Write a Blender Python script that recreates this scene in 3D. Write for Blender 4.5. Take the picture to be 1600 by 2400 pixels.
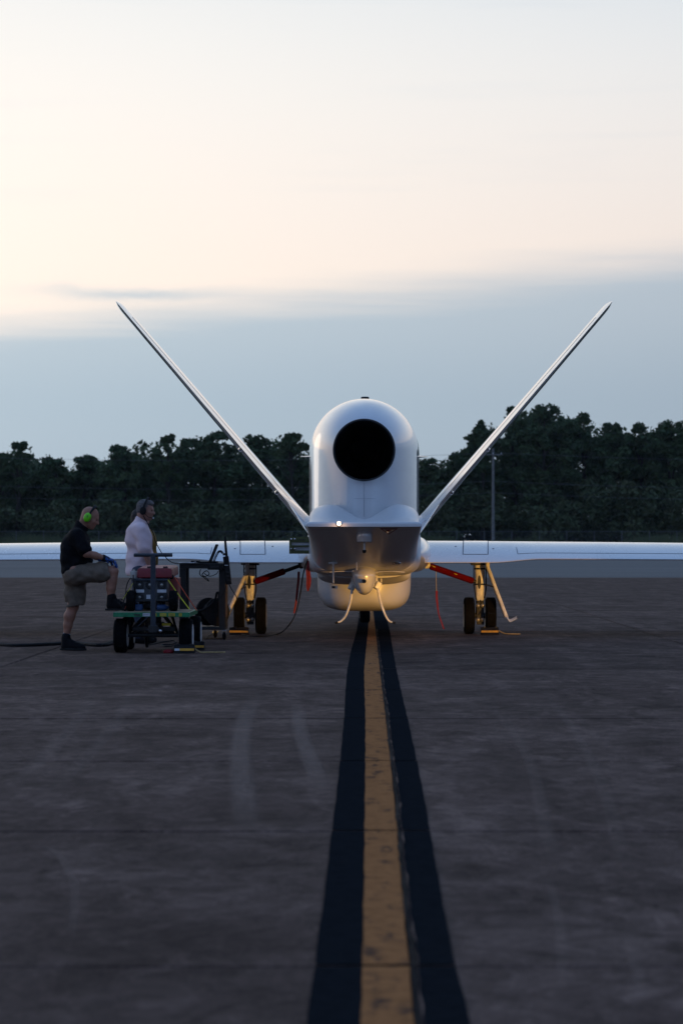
import bpy, bmesh, math, random
import numpy as np
from mathutils import Vector, Matrix, Euler
random.seed(7); RNG = np.random.default_rng(7)
S = bpy.context.scene
C = S.collection
for o in list(bpy.data.objects): bpy.data.objects.remove(o)

# ------------------------------------------------------------------ camera
F = 5667.0            # focal length in pixels of the 1600x2400 photograph (85 mm on a 24 mm wide frame)
CX, HY = 853.0, 1270.0
HC = 1.3              # camera height
cam = bpy.data.cameras.new('camera'); camo = bpy.data.objects.new('camera', cam); C.objects.link(camo)
camo.location = (0, 0, HC); camo.rotation_euler = (math.radians(90), 0, 0)
cam.sensor_fit = 'HORIZONTAL'; cam.sensor_width = 24.0; cam.lens = 85.0
cam.shift_x = (800 - CX) / 1600.0; cam.shift_y = (HY - 1200) / 1600.0
cam.clip_start = 0.1; cam.clip_end = 6000
cam.dof.use_dof = True; cam.dof.focus_distance = 30.0; cam.dof.aperture_fstop = 3.8
S.camera = camo
def at(dx, dy, Y):    # photo point (1568-wide view) at depth Y -> world
    px, py = dx * 1.02041, dy * 1.02041
    return Vector(((px - CX) * Y / F, Y, HC - (py - HY) * Y / F))
def gnd(dx, dy):
    py = dy * 1.02041; Y = F * HC / (py - HY)
    return Vector(((dx * 1.02041 - CX) * Y / F, Y, 0))

# ------------------------------------------------------------------ world, sun, exposure
SUN_EL, SUN_AZ = math.radians(3.0), math.radians(-24)     # azimuth measured from +Y, negative = left
W = bpy.data.worlds.new('World'); S.world = W; W.use_nodes = True
nt = W.node_tree; N = nt.nodes; L = nt.links
for n in list(N): N.remove(n)
def wn(t, **k):
    n = N.new(t)
    for a, v in k.items(): setattr(n, a, v)
    return n
def wm(op, a, b=None, c=None):
    n = N.new('ShaderNodeMath'); n.operation = op
    for i, v in enumerate((a, b, c)):
        if v is None: continue
        if hasattr(v, 'links'): L.new(v, n.inputs[i])
        else: n.inputs[i].default_value = v
    return n.outputs[0]
sky = wn('ShaderNodeTexSky', sky_type='NISHITA', sun_disc=False, sun_elevation=SUN_EL, sun_rotation=SUN_AZ,
         altitude=0, air_density=1.0, dust_density=2.0, ozone_density=2.0)
tc = wn('ShaderNodeTexCoord'); sep = wn('ShaderNodeSeparateXYZ'); L.new(tc.outputs['Generated'], sep.inputs[0])
# thin veil of high cloud lit by the low sun: warm low down, cooler overhead, bluer and dimmer away from the sun
def ramp_node(fac, stops):
    r = wn('ShaderNodeValToRGB'); r.color_ramp.interpolation = 'B_SPLINE' if len(stops) > 3 else 'EASE'
    el_ = r.color_ramp.elements
    while len(el_) < len(stops): el_.new(.5)
    for q, (p, c) in zip(el_, stops): q.position = p; q.color = tuple(x for x in c) + (1,)
    L.new(fac, r.inputs[0]); return r.outputs[0]
def mixc(f, a, b_, bt='MIX'):
    n = wn('ShaderNodeMix', data_type='RGBA', blend_type=bt)
    for v, k in ((f, 'Factor'), (a, 'A'), (b_, 'B')):
        if hasattr(v, 'links'): L.new(v, n.inputs[k])
        else: n.inputs[k].default_value = v
    return n.outputs['Result']
Zs = sep.outputs['Z']
front = ramp_node(wm('SQRT', wm('MAXIMUM', Zs, 0.0)), [(.0, (.95, .80, .70)), (.32, (1.0, .85, .76)), (.40, (1.0, .935, .885)), (.475, (.90, .95, .97)), (.62, (.44, .58, .77)), (.80, (.25, .41, .71)), (1., (.17, .31, .62))])
back = ramp_node(wm('SQRT', wm('MAXIMUM', Zs, 0.0)), [(.0, (.29, .27, .34)), (.30, (.32, .35, .49)), (.60, (.23, .38, .71)), (1., (.17, .31, .62))])
dot = wm('ADD', wm('MULTIPLY', sep.outputs['X'], math.sin(SUN_AZ)), wm('MULTIPLY', sep.outputs['Y'], math.cos(SUN_AZ)))
sunside = wn('ShaderNodeMapRange', interpolation_type='SMOOTHSTEP'); L.new(dot, sunside.inputs['Value']); sunside.inputs['From Min'].default_value = -.55; sunside.inputs['From Max'].default_value = 1.12
veil = mixc(sunside.outputs[0], back, front)
glow = wn('ShaderNodeMapRange', interpolation_type='SMOOTHSTEP'); L.new(dot, glow.inputs['Value']); glow.inputs['From Min'].default_value = .80; glow.inputs['From Max'].default_value = 1.0
veil = mixc(wm('MULTIPLY', glow.outputs[0], .30), veil, (1.4, 1.3, 1.16, 1))
sc_ = wn('ShaderNodeVectorMath', operation='SCALE'); L.new(veil, sc_.inputs[0]); sc_.inputs['Scale'].default_value = 1 / .15
clear = wn('ShaderNodeHueSaturation'); clear.inputs['Saturation'].default_value = .7; clear.inputs['Value'].default_value = .8; L.new(sky.outputs[0], clear.inputs['Color'])
skyc = mixc(.88, clear.outputs[0], sc_.outputs[0])
# low cloud bank all round the horizon, with a wispy upper edge
def wnoise(scale, s_, det=6, rough=.55):
    mp = wn('ShaderNodeMapping'); mp.inputs['Scale'].default_value = scale; L.new(tc.outputs['Generated'], mp.inputs[0])
    n1 = wn('ShaderNodeTexNoise'); n1.inputs['Scale'].default_value = s_; n1.inputs['Detail'].default_value = det; n1.inputs['Roughness'].default_value = rough
    L.new(mp.outputs[0], n1.inputs['Vector']); return n1.outputs['Fac']
nz = wnoise((4, 4, 60), 1.0); nz2 = wnoise((9, 9, 170), 1.0)
el = wm('ADD', Zs, wm('MULTIPLY', wm('SUBTRACT', nz, .5), .022))
el = wm('ADD', el, wm('MULTIPLY', wm('SUBTRACT', nz2, .5), .007))
el = wm('SUBTRACT', el, wm('MULTIPLY', sep.outputs['X'], .09))
mr = wn('ShaderNodeMapRange', interpolation_type='SMOOTHSTEP'); L.new(el, mr.inputs['Value'])
mr.inputs['From Min'].default_value = .091; mr.inputs['From Max'].default_value = .115
mr.inputs['To Min'].default_value = 1; mr.inputs['To Max'].default_value = 0
bank = mixc(1.0, skyc, ramp_node(Zs, [(0, (.36, .52, .74)), (.05, (.405, .584, .785)), (.11, (.52, .685, .855))]), 'MULTIPLY')
# faint streaks of higher cloud
st_ = wn('ShaderNodeMapRange', interpolation_type='SMOOTHSTEP'); L.new(wnoise((3, 3, 45), 1.6, 5), st_.inputs['Value']); st_.inputs['From Min'].default_value = .52; st_.inputs['From Max'].default_value = .72; st_.inputs['To Max'].default_value = .14
skyc2 = mixc(st_.outputs[0], skyc, mixc(1.0, skyc, (.72, .82, .92, 1), 'MULTIPLY'))
# one small torn cloud streak drifting above the bank
def gaus(v, c, w): return wm('POWER', 2.718, wm('MULTIPLY', wm('POWER', wm('ABSOLUTE', wm('DIVIDE', wm('SUBTRACT', v, c), w)), 2.0), -1.0))
zz = wm('ADD', Zs, wm('MULTIPLY', wm('SUBTRACT', wnoise((30, 30, 90), 1.0), .5), .008))
wisp = wm('MULTIPLY', gaus(sep.outputs['X'], -.094, .034), gaus(zz, .1022, .0026))
fin_ = mixc(mr.outputs[0], mixc(wm('MULTIPLY', wisp, .75), skyc2, bank), bank)
bg = wn('ShaderNodeBackground'); bg.inputs['Strength'].default_value = 0.15
L.new(fin_, bg.inputs['Color'])
wo = wn('ShaderNodeOutputWorld'); L.new(bg.outputs[0], wo.inputs[0])

sun = bpy.data.lights.new('sun', 'SUN'); sun.energy = 0.03; sun.angle = math.radians(12); sun.color = (1, .82, .66)
suno = bpy.data.objects.new('sun', sun); C.objects.link(suno)
sd = Vector((math.sin(SUN_AZ) * math.cos(math.radians(5)), math.cos(SUN_AZ) * math.cos(math.radians(5)), math.sin(math.radians(5))))
suno.rotation_euler = sd.to_track_quat('Z', 'Y').to_euler(); suno.location = (-30, 60, 20)
S.view_settings.view_transform = 'Standard'; S.view_settings.look = 'None'
S.view_settings.exposure = 0.0; S.view_settings.gamma = 1.0; S.view_settings.use_curve_mapping = False
S.render.engine = 'CYCLES'
S.cycles.max_bounces = 4; S.cycles.diffuse_bounces = 2; S.cycles.glossy_bounces = 2; S.cycles.transmission_bounces = 1; S.cycles.transparent_max_bounces = 6; S.cycles.volume_bounces = 0

# ------------------------------------------------------------------ materials
MATS = {}
class NB:
    def __init__(s, name):
        s.m = bpy.data.materials.new(name); s.m.use_nodes = True; s.t = s.m.node_tree; s.n = s.t.nodes; s.l = s.t.links
        s.b = s.n['Principled BSDF']; MATS[name] = s.m
    def new(s, t, **k):
        n = s.n.new(t)
        for a, v in k.items(): setattr(n, a, v)
        return n
    def put(s, v, sock):
        if hasattr(v, 'links'): s.l.new(v, sock)
        else: sock.default_value = v
    def math(s, op, a, b=None, c=None):
        n = s.new('ShaderNodeMath', operation=op)
        for i, v in enumerate((a, b, c)):
            if v is not None: s.put(v, n.inputs[i])
        return n.outputs[0]
    def mix(s, f, a, b, bt='MIX'):
        n = s.new('ShaderNodeMix', data_type='RGBA', blend_type=bt)
        s.put(f, n.inputs['Factor']); s.put(a, n.inputs['A']); s.put(b, n.inputs['B']); return n.outputs['Result']
    def coord(s, kind='Object', scale=(1, 1, 1), loc=(0, 0, 0), world=False):
        mp_ = s.new('ShaderNodeMapping'); mp_.inputs['Scale'].default_value = scale; mp_.inputs['Location'].default_value = loc
        if world: g = s.new('ShaderNodeNewGeometry'); s.l.new(g.outputs['Position'], mp_.inputs[0])
        else: g = s.new('ShaderNodeTexCoord'); s.l.new(g.outputs[kind], mp_.inputs[0])
        return mp_.outputs[0]
    def noise(s, vec, scale, detail=4, rough=.55, out='Fac'):
        n = s.new('ShaderNodeTexNoise'); n.inputs['Scale'].default_value = scale
        n.inputs['Detail'].default_value = detail; n.inputs['Roughness'].default_value = rough
        s.l.new(vec, n.inputs['Vector']); return n.outputs[out]
    def ramp(s, f, a, b, lo=0., hi=1.):
        n = s.new('ShaderNodeMapRange', interpolation_type='SMOOTHSTEP'); s.put(f, n.inputs['Value'])
        n.inputs['From Min'].default_value = a; n.inputs['From Max'].default_value = b
        n.inputs['To Min'].default_value = lo; n.inputs['To Max'].default_value = hi; return n.outputs[0]
    def bump(s, h, strength=.3, dist=.01):
        n = s.new('ShaderNodeBump'); n.inputs['Strength'].default_value = strength; n.inputs['Distance'].default_value = dist
        s.l.new(h, n.inputs['Height']); s.l.new(n.outputs[0], s.b.inputs['Normal'])
    def set(s, **k):
        for a, v in k.items(): s.put(v, s.b.inputs[a.replace('_', ' ')])
        return s.m
def rgb(r, g, b): return (r, g, b, 1)
def simple(name, col, rough=.6, metal=0., var=.25, scale=8., bump=.0, coat=0., spec=.5):
    b = NB(name); v = b.coord(world=True)
    f = b.noise(v, scale, 5, .6)
    d = tuple(c * (1 - var) for c in col[:3]) + (1,); e = tuple(min(1, c * (1 + var * .6)) for c in col[:3]) + (1,)
    b.set(Base_Color=b.mix(b.ramp(f, .3, .7), d, e), Roughness=b.ramp(b.noise(v, scale * 2.3, 3), .3, .7, rough * .85, min(1, rough * 1.12)),
          Metallic=metal, Coat_Weight=coat, Specular_IOR_Level=spec)
    if bump: b.bump(b.noise(v, scale * 6, 4), bump, .004)
    return b.m

# aircraft paint: gloss white with faint grime streaks
def acpaint(name, rough, coat_r, coat_w=1.0, ior=2.1):
    b = NB(name); v = b.coord(world=True)
    g1 = b.ramp(b.noise(b.coord(world=True, scale=(2, .5, 3)), 1.6, 6, .6), .42, .8)
    g2 = b.ramp(b.noise(b.coord(world=True, scale=(6, 1.2, 14)), 3, 5, .6), .55, .8)
    col = b.mix(b.math('MULTIPLY', g1, .4), rgb(.66, .665, .67), rgb(.52, .515, .51)); col = b.mix(b.math('MULTIPLY', g2, .12), col, rgb(.40, .39, .37))
    b.set(Base_Color=col, Roughness=b.ramp(g1, 0, 1, rough, rough + .1), Coat_Weight=coat_w, Coat_Roughness=coat_r, Coat_IOR=ior)
acpaint('aircraft_paint', .28, .03); acpaint('aircraft_paint_light', .26, .06); acpaint('aircraft_paint_satin', .42, .22, .45, 1.5)
simple('gap_dark', rgb(.03, .03, .035), .8)
simple('panel_seam', rgb(.13, .14, .17), .7)
simple('seam_soft', rgb(.36, .37, .40), .5)
simple('exhaust_black', rgb(.010, .010, .011), .9, var=.4, spec=.1)
simple('tyre_rubber', rgb(.006, .006, .007), .9, var=.35, scale=14, bump=.2, spec=.08)
simple('hub_metal', rgb(.35, .34, .32), .45, .7, scale=20)
simple('hub_white', rgb(.6, .6, .6), .5, scale=20)
simple('strut_white', rgb(.76, .75, .72), .38, scale=14)
simple('dark_metal', rgb(.03, .032, .035), .5, .5, scale=20)
simple('black_steel', rgb(.013, .014, .016), .55, .1, scale=14)
simple('blue_grey_steel', rgb(.03, .04, .055), .55, .2, scale=12)
simple('chrome', rgb(.55, .55, .56), .2, .95)
simple('red_sleeve', rgb(.12, .002, .004), .8, scale=12, spec=.08)
simple('red_ribbon', rgb(.20, .004, .007), .7, scale=18, bump=.15)
simple('text_dark', rgb(.05, .01, .01), .8)
simple('marking_red', rgb(.22, .012, .02), .6)
simple('olive_panel', rgb(.085, .10, .035), .7, scale=14)
simple('window_pale', rgb(.45, .48, .52), .5, scale=12)
simple('black_rubber', rgb(.010, .010, .011), .75, scale=20, spec=.3)
simple('chock_yellow', rgb(.60, .30, .02), .6, scale=25)
simple('rope', rgb(.45, .32, .14), .9, scale=40)
simple('white_card', rgb(.75, .76, .78), .6)
simple('green_paint', rgb(.010, .20, .08), .5, scale=14, var=.4)
simple('plywood', rgb(.26, .20, .12), .8, scale=10)
simple('cabinet_red', rgb(.20, .008, .015), .5, scale=8)
simple('cabinet_red_top', rgb(.32, .06, .055), .55, scale=8)
simple('cabinet_grey', rgb(.05, .055, .062), .5, .2, scale=10)
simple('label_white', rgb(.6, .62, .66), .6)
simple('label_yellow', rgb(.55, .45, .02), .6)
simple('canister_white', rgb(.55, .54, .50), .5)
simple('strap_yellow', rgb(.55, .52, .02), .8)
simple('strap_orange', rgb(.65, .10, .04), .8)
simple('blue_plastic', rgb(.02, .06, .16), .5)
simple('timber', rgb(.18, .11, .06), .8, scale=12)
simple('skin_tan', rgb(.34, .155, .10), .55, scale=14, var=.18)
simple('skin_pale', rgb(.38, .19, .14), .55, scale=14, var=.18)
simple('shirt_black', rgb(.006, .006, .008), .9, scale=10, bump=.3, spec=.15)
simple('shorts_khaki', rgb(.15, .115, .085), .9, scale=12, bump=.3)
simple('sock_white', rgb(.42, .45, .52), .9, scale=30)
simple('boot_black', rgb(.006, .006, .008), .75, scale=20, spec=.15)
b = NB('glove_blue'); v = b.coord(world=True)
b.set(Base_Color=b.mix(b.ramp(b.noise(v, 45, 2), .45, .55), rgb(.01, .012, .02), rgb(.02, .10, .38)), Roughness=.7)
simple('earmuff_green', rgb(.16, .72, .01), .4, var=.08)
simple('shirt_lilac', rgb(.78, .62, .66), .85, scale=7, var=.1, bump=.25)
simple('jeans_blue', rgb(.04, .055, .09), .9, scale=16)
simple('hair_grey', rgb(.13, .12, .12), .8, scale=60, var=.5, bump=.5)
simple('hair_dark', rgb(.015, .010, .009), .7, scale=60, var=.5)
simple('vest_mustard', rgb(.22, .12, .015), .85)
simple('eye', rgb(.02, .015, .012), .2)
simple('fence_steel', rgb(.10, .11, .12), .6, .4)
simple('pole_wood', rgb(.20, .19, .18), .85, scale=4)
simple('wire', rgb(.12, .12, .13), .6)
simple('bark', rgb(.03, .024, .018), .95, scale=3)
b = NB('tail_light'); b.set(Base_Color=rgb(1, .8, .6), Emission_Color=rgb(1, .62, .36), Emission_Strength=25.)
b = NB('lamp_glow'); b.set(Base_Color=rgb(1, .8, .4), Emission_Color=rgb(1, .62, .2), Emission_Strength=8.)
def foliage(name, c1, c2):
    b = NB(name); v = b.coord(world=True)
    f = b.ramp(b.noise(v, .35, 4), .35, .7); f2 = b.noise(v, 4.0, 2)
    oi = b.new('ShaderNodeObjectInfo')
    col = b.mix(f, c1, c2); col = b.mix(b.math('MULTIPLY', f2, .5), col, rgb(.02, .035, .012))
    col = b.mix(b.math('MULTIPLY', oi.outputs['Random'], .35), col, rgb(.05, .075, .035))
    b.set(Base_Color=col, Roughness=.75, Specular_IOR_Level=.15); return b.m
foliage('foliage', rgb(.06, .10, .042), rgb(.09, .12, .048))
foliage('foliage_olive', rgb(.07, .09, .04), rgb(.11, .11, .05))
foliage('foliage_grass', rgb(.10, .12, .055), rgb(.16, .16, .08))

def concrete(name, c1, c2, per_obj=True):
    b = NB(name); v = b.coord(world=True); k = lambda c, f: tuple(x * f for x in c[:3]) + (1,)
    warp = b.new('ShaderNodeVectorMath', operation='MULTIPLY_ADD'); b.put(b.noise(v, 1.7, 3, .6, 'Color'), warp.inputs[0]); warp.inputs[1].default_value = (.5, .5, 0); b.put(v, warp.inputs[2]); wv = warp.outputs[0]
    def mapped(sc, loc=(0, 0, 0)):
        mp_ = b.new('ShaderNodeMapping'); mp_.inputs['Scale'].default_value = sc; mp_.inputs['Location'].default_value = loc; b.l.new(wv, mp_.inputs[0]); return mp_.outputs[0]
    big = b.ramp(b.noise(mapped((1, 1, 1)), .7, 6, .65), .34, .66)
    col = b.mix(big, k(c1, .85), c2)
    mott = b.noise(mapped((1, 1, 1), (3, 7, 0)), 4.5, 4, .7); col = b.mix(b.ramp(mott, .48, .66, 0, .65), col, k(c1, .55))
    pale = b.noise(mapped((1.4, .6, 1), (1, 2, 0)), 2.0, 4, .7); col = b.mix(b.ramp(pale, .55, .72, 0, .6), col, k(c2, 1.9))
    stain = b.ramp(b.noise(mapped((1, .7, 1), (9, 4, 0)), 1.1, 4, .66), .56, .66, 0, .75); col = b.mix(stain, col, k(c1, .42))
    trk = b.ramp(b.noise(mapped((3.2, .12, 1)), 1.0, 5, .65), .52, .68, 0, .5); col = b.mix(trk, col, k(c2, 1.5))
    drip = b.new('ShaderNodeTexVoronoi'); drip.inputs['Scale'].default_value = 1.4; b.l.new(wv, drip.inputs['Vector']); col = b.mix(b.ramp(drip.outputs['Distance'], .015, .06, .85, 0), col, k(c1, .3))
    fine = b.noise(v, 60, 3, .7); grit = b.noise(v, 190, 1, .6); agg = b.noise(mapped((1, 1, 1)), 22, 5, .75)
    col = b.mix(b.ramp(agg, .50, .68, 0, .55), col, k(c1, .5)); col = b.mix(b.ramp(agg, .46, .32, 0, .4), col, k(c2, 1.6))
    col = b.mix(b.ramp(fine, .58, .72, 0, .6), col, k(c1, .45)); col = b.mix(b.ramp(grit, .48, .66, 0, .5), col, k(c2, 1.8))
    for sc, sl, lo, hi in (((1.3, .55, 1), 1.6, .78, 1.18), ((1.2, .6, 1), 8., .80, 1.18)):
        mv = b.ramp(b.noise(mapped(sc, (5, 1, 0)), sl, 5, .7), .36, .64, lo, hi); vm = b.new('ShaderNodeVectorMath', operation='SCALE'); b.put(col, vm.inputs[0]); b.put(mv, vm.inputs['Scale']); col = vm.outputs[0]
    if per_obj:
        oi = b.new('ShaderNodeObjectInfo'); hsv = b.new('ShaderNodeHueSaturation'); b.put(col, hsv.inputs['Color'])
        b.put(b.math('ADD', b.math('MULTIPLY', oi.outputs['Random'], .34), .83), hsv.inputs['Value']); col = hsv.outputs[0]
    b.set(Base_Color=col, Roughness=.85, Specular_IOR_Level=.04)
    b.bump(b.math('ADD', b.math('MULTIPLY', fine, .6), b.math('ADD', b.math('MULTIPLY', agg, .8), b.math('MULTIPLY', grit, .3))), .8, .008)
    return b.m
concrete('concrete_slab', rgb(.070, .045, .037), rgb(.118, .079, .064))
simple('joint_fill', rgb(.014, .013, .014), .9, var=.6, scale=1.5, spec=.05)
def paint(name, c, worn, thr):
    b = NB(name); v = b.coord(world=True)
    f = b.noise(v, 14, 6, .7); f2 = b.noise(b.coord(world=True, scale=(3, 1, 1)), 3.2, 5, .65)
    g = b.noise(v, 120, 3, .6)
    col = b.mix(b.ramp(f, .35, .7), c, tuple(x * .72 for x in c[:3]) + (1,))
    col = b.mix(b.ramp(b.math('ADD', f2, b.math('MULTIPLY', f, .5)), thr, thr + .14, 0, .85), col, worn)
    col = b.mix(b.ramp(g, .55, .75, 0, .4), col, worn)
    b.set(Base_Color=col, Roughness=.85, Specular_IOR_Level=.0); b.bump(b.math('ADD', f, b.math('MULTIPLY', g, .6)), .4, .003)
paint('paint_yellow', rgb(.41, .178, .070), rgb(.09, .055, .04), .78)
paint('paint_black', rgb(.015, .017, .020), rgb(.040, .034, .032), .94)
def asphalt(name, c1, c2):
    b = NB(name); v = b.coord(world=True)
    st = b.noise(b.coord(world=True, scale=(.012, .55, 1)), 1.0, 4, .6); f = b.noise(v, 3, 5)
    b.set(Base_Color=b.mix(b.ramp(b.math('ADD', b.math('MULTIPLY', st, .8), b.math('MULTIPLY', f, .2)), .4, .6), c1, c2), Roughness=.85, Specular_IOR_Level=.3)
asphalt('runway_asphalt', rgb(.055, .066, .07), rgb(.11, .125, .128))
asphalt('far_ground', rgb(.045, .06, .03), rgb(.07, .08, .04))
for nm, amax in (('scuff', .5), ('scuff_faint', .16)):
    # tyre scuff: pale rubbed film, thin and patchy
    b = NB(nm); v = b.coord(world=True)
    tr = b.new('ShaderNodeBsdfTransparent'); ms = b.new('ShaderNodeMixShader')
    tcg = b.new('ShaderNodeTexCoord'); sx = b.new('ShaderNodeSeparateXYZ'); b.l.new(tcg.outputs['UV'], sx.inputs[0])
    edge = b.math('MULTIPLY', b.ramp(sx.outputs['X'], 0, .35), b.ramp(sx.outputs['X'], .65, 1., 1, 0))
    ends = b.math('MULTIPLY', b.ramp(sx.outputs['Y'], 0, .3), b.ramp(sx.outputs['Y'], .7, 1., 1, 0))
    a = b.math('MULTIPLY', b.math('MULTIPLY', edge, ends), b.ramp(b.noise(v, 30, 5, .7), .3, .7, .05, amax))
    b.set(Base_Color=rgb(.40, .29, .235), Roughness=.9, Specular_IOR_Level=.02); b.l.new(tr.outputs[0], ms.inputs[1]); b.l.new(b.b.outputs[0], ms.inputs[2])
    b.put(a, ms.inputs[0]); b.l.new(ms.outputs[0], b.n['Material Output'].inputs[0])
# chain link seen from afar: a sparse grey veil
b = NB('chain_link'); tr = b.new('ShaderNodeBsdfTransparent'); ms = b.new('ShaderNodeMixShader'); ms.inputs[0].default_value = .05
b.set(Base_Color=rgb(.22, .24, .25), Roughness=.6); b.l.new(tr.outputs[0], ms.inputs[1]); b.l.new(b.b.outputs[0], ms.inputs[2])
b.l.new(ms.outputs[0], b.n['Material Output'].inputs[0])

# ------------------------------------------------------------------ mesh helpers
WL = {}
def wl(o): return WL.get(o.name, Vector((0, 0, 0)))
def tag(o, label=None, cat=None, group=None, kind=None):
    if label: o['label'] = label
    if cat: o['category'] = cat
    if group: o['group'] = group
    if kind: o['kind'] = kind
    return o
def thing(name, label, cat, loc, group=None):
    o = bpy.data.objects.new(name, None); C.objects.link(o); o.location = loc; o.empty_display_size = .2
    WL[o.name] = Vector(loc); return tag(o, label, cat, group)
class MB:
    def __init__(s): s.v = []; s.f = []; s.uv = None
    def add(s, v, f):
        k = len(s.v); s.v += [tuple(p) for p in v]; s.f += [tuple(i + k for i in q) for q in f]; return s
    def box(s, c, size, rot=None):
        R = rot.to_matrix() if rot is not None else Matrix.Identity(3); c = Vector(c)
        v = [c + R @ Vector((x * size[0] / 2, y * size[1] / 2, z * size[2] / 2)) for x in (-1, 1) for y in (-1, 1) for z in (-1, 1)]
        return s.add(v, [(0, 1, 3, 2), (4, 6, 7, 5), (0, 4, 5, 1), (2, 3, 7, 6), (0, 2, 6, 4), (1, 5, 7, 3)])
    def box2(s, lo, hi): return s.box([(a + b_) / 2 for a, b_ in zip(lo, hi)], [abs(b_ - a) for a, b_ in zip(lo, hi)])
    def tube(s, pts, r, n=10, caps=True):
        pts = [Vector(p) for p in pts]; m = len(pts); rs = r if isinstance(r, (list, tuple)) else [r] * m
        v = []; f = []; up = Vector((0, 0, 1)); prev = None
        for i, p in enumerate(pts):
            d = (pts[min(i + 1, m - 1)] - pts[max(i - 1, 0)]).normalized()
            if prev is None: a = d.cross(up if abs(d.z) < .95 else Vector((1, 0, 0))).normalized()
            else: a = (prev - d * prev.dot(d)).normalized()
            prev = a; bb = d.cross(a)
            for k in range(n):
                t = 2 * math.pi * k / n; v.append(p + (a * math.cos(t) + bb * math.sin(t)) * rs[i])
        for i in range(m - 1):
            for k in range(n): f.append((i * n + k, i * n + (k + 1) % n, (i + 1) * n + (k + 1) % n, (i + 1) * n + k))
        if caps: f.append(tuple(range(n - 1, -1, -1))); f.append(tuple((m - 1) * n + k for k in range(n)))
        return s.add(v, f)
    def lathe(s, c, axis, prof, n=32, cap=True):   # prof: (radius, offset along axis)
        c = Vector(c); ax = Vector(axis).normalized(); a = ax.orthogonal().normalized(); bb = ax.cross(a); v = []; f = []
        for r, h in prof:
            for k in range(n):
                t = 2 * math.pi * k / n; v.append(c + ax * h + (a * math.cos(t) + bb * math.sin(t)) * r)
        m = len(prof)
        for i in range(m - 1):
            for k in range(n): f.append((i * n + k, i * n + (k + 1) % n, (i + 1) * n + (k + 1) % n, (i + 1) * n + k))
        if cap and prof[0][0] > 1e-4: f.append(tuple(range(n - 1, -1, -1)))
        if cap and prof[-1][0] > 1e-4: f.append(tuple((m - 1) * n + k for k in range(n)))
        return s.add(v, f)
    def loft(s, rings, cap0=True, cap1=True):
        n = len(rings[0]); v = [p for r in rings for p in r]; f = []
        for i in range(len(rings) - 1):
            for k in range(n): f.append((i * n + k, i * n + (k + 1) % n, (i + 1) * n + (k + 1) % n, (i + 1) * n + k))
        if cap0: f.append(tuple(range(n - 1, -1, -1)))
        if cap1: f.append(tuple((len(rings) - 1) * n + k for k in range(n)))
        return s.add(v, f)
    def ribbon(s, pts, wdir, w, th=.004):
        rings = []
        for i, p in enumerate(pts):
            p = Vector(p); ww = w[i] if isinstance(w, (list, tuple)) else w
            d = (Vector(pts[min(i + 1, len(pts) - 1)]) - Vector(pts[max(i - 1, 0)])).normalized()
            a = Vector(wdir).normalized(); nrm = d.cross(a).normalized()
            rings.append([p + a * ww / 2 + nrm * th / 2, p - a * ww / 2 + nrm * th / 2, p - a * ww / 2 - nrm * th / 2, p + a * ww / 2 - nrm * th / 2])
        return s.loft(rings)
    def build(s, name, mat, parent=None, smooth=True, bevel=0, angle=35, segs=2):
        co = np.array([tuple(p) for p in s.v], dtype=float); lo, hi = co.min(0), co.max(0)
        c = Vector(((lo + hi) / 2).tolist()) if parent is not None else Vector(((lo[0] + hi[0]) / 2, (lo[1] + hi[1]) / 2, lo[2]))
        me = bpy.data.meshes.new(name); me.from_pydata((co - np.array(c)).tolist(), [], s.f); me.update()
        bm = bmesh.new(); bm.from_mesh(me); bmesh.ops.recalc_face_normals(bm, faces=bm.faces); bm.to_mesh(me); bm.free()
        return finish(name, me, mat, parent, c, smooth, bevel, angle, segs)
def finish(name, me, mat, parent, c, smooth=True, bevel=0, angle=35, segs=2):
    me.materials.append(MATS[mat]); o = bpy.data.objects.new(name, me); C.objects.link(o); WL[o.name] = Vector(c)
    if parent is not None: o.parent = parent; o.location = Vector(c) - wl(parent)
    else: o.location = c
    if bevel:
        m = o.modifiers.new('bevel', 'BEVEL'); m.width = bevel; m.segments = segs; m.limit_method = 'ANGLE'; m.angle_limit = math.radians(40)
    if smooth:
        me.polygons.foreach_set('use_smooth', [True] * len(me.polygons)); me.set_sharp_from_angle(angle=math.radians(angle))
    return o
def npmesh(name, V, Q, mat, parent=None, c=(0, 0, 0), smooth=False):
    """numpy quads (or tris) straight into a mesh"""
    me = bpy.data.meshes.new(name); V = np.asarray(V, dtype=np.float32) - np.array(c, dtype=np.float32); Q = np.asarray(Q, dtype=np.int32)
    me.vertices.add(len(V)); me.vertices.foreach_set('co', V.ravel()); k = Q.shape[1]
    me.loops.add(Q.size); me.loops.foreach_set('vertex_index', Q.ravel())
    me.polygons.add(len(Q)); me.polygons.foreach_set('loop_start', np.arange(len(Q), dtype=np.int32) * k)
    me.polygons.foreach_set('loop_total', np.full(len(Q), k, dtype=np.int32)); me.update(calc_edges=True); me.validate()
    return finish(name, me, mat, parent, Vector(c), smooth, 0, 180)
def bez(p, n=16):   # Catmull-Rom through points
    p = [Vector(q) for q in p]; q = [p[0] * 2 - p[1]] + p + [p[-1] * 2 - p[-2]]; out = []
    for i in range(1, len(q) - 2):
        for k in range(n):
            t = k / n; a, b_, c, d = q[i - 1], q[i], q[i + 1], q[i + 2]
            out.append(.5 * ((2 * b_) + (c - a) * t + (2 * a - 5 * b_ + 4 * c - d) * t * t + (3 * b_ - a - 3 * c + d) * t ** 3))
    return out + [p[-1]]

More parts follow.
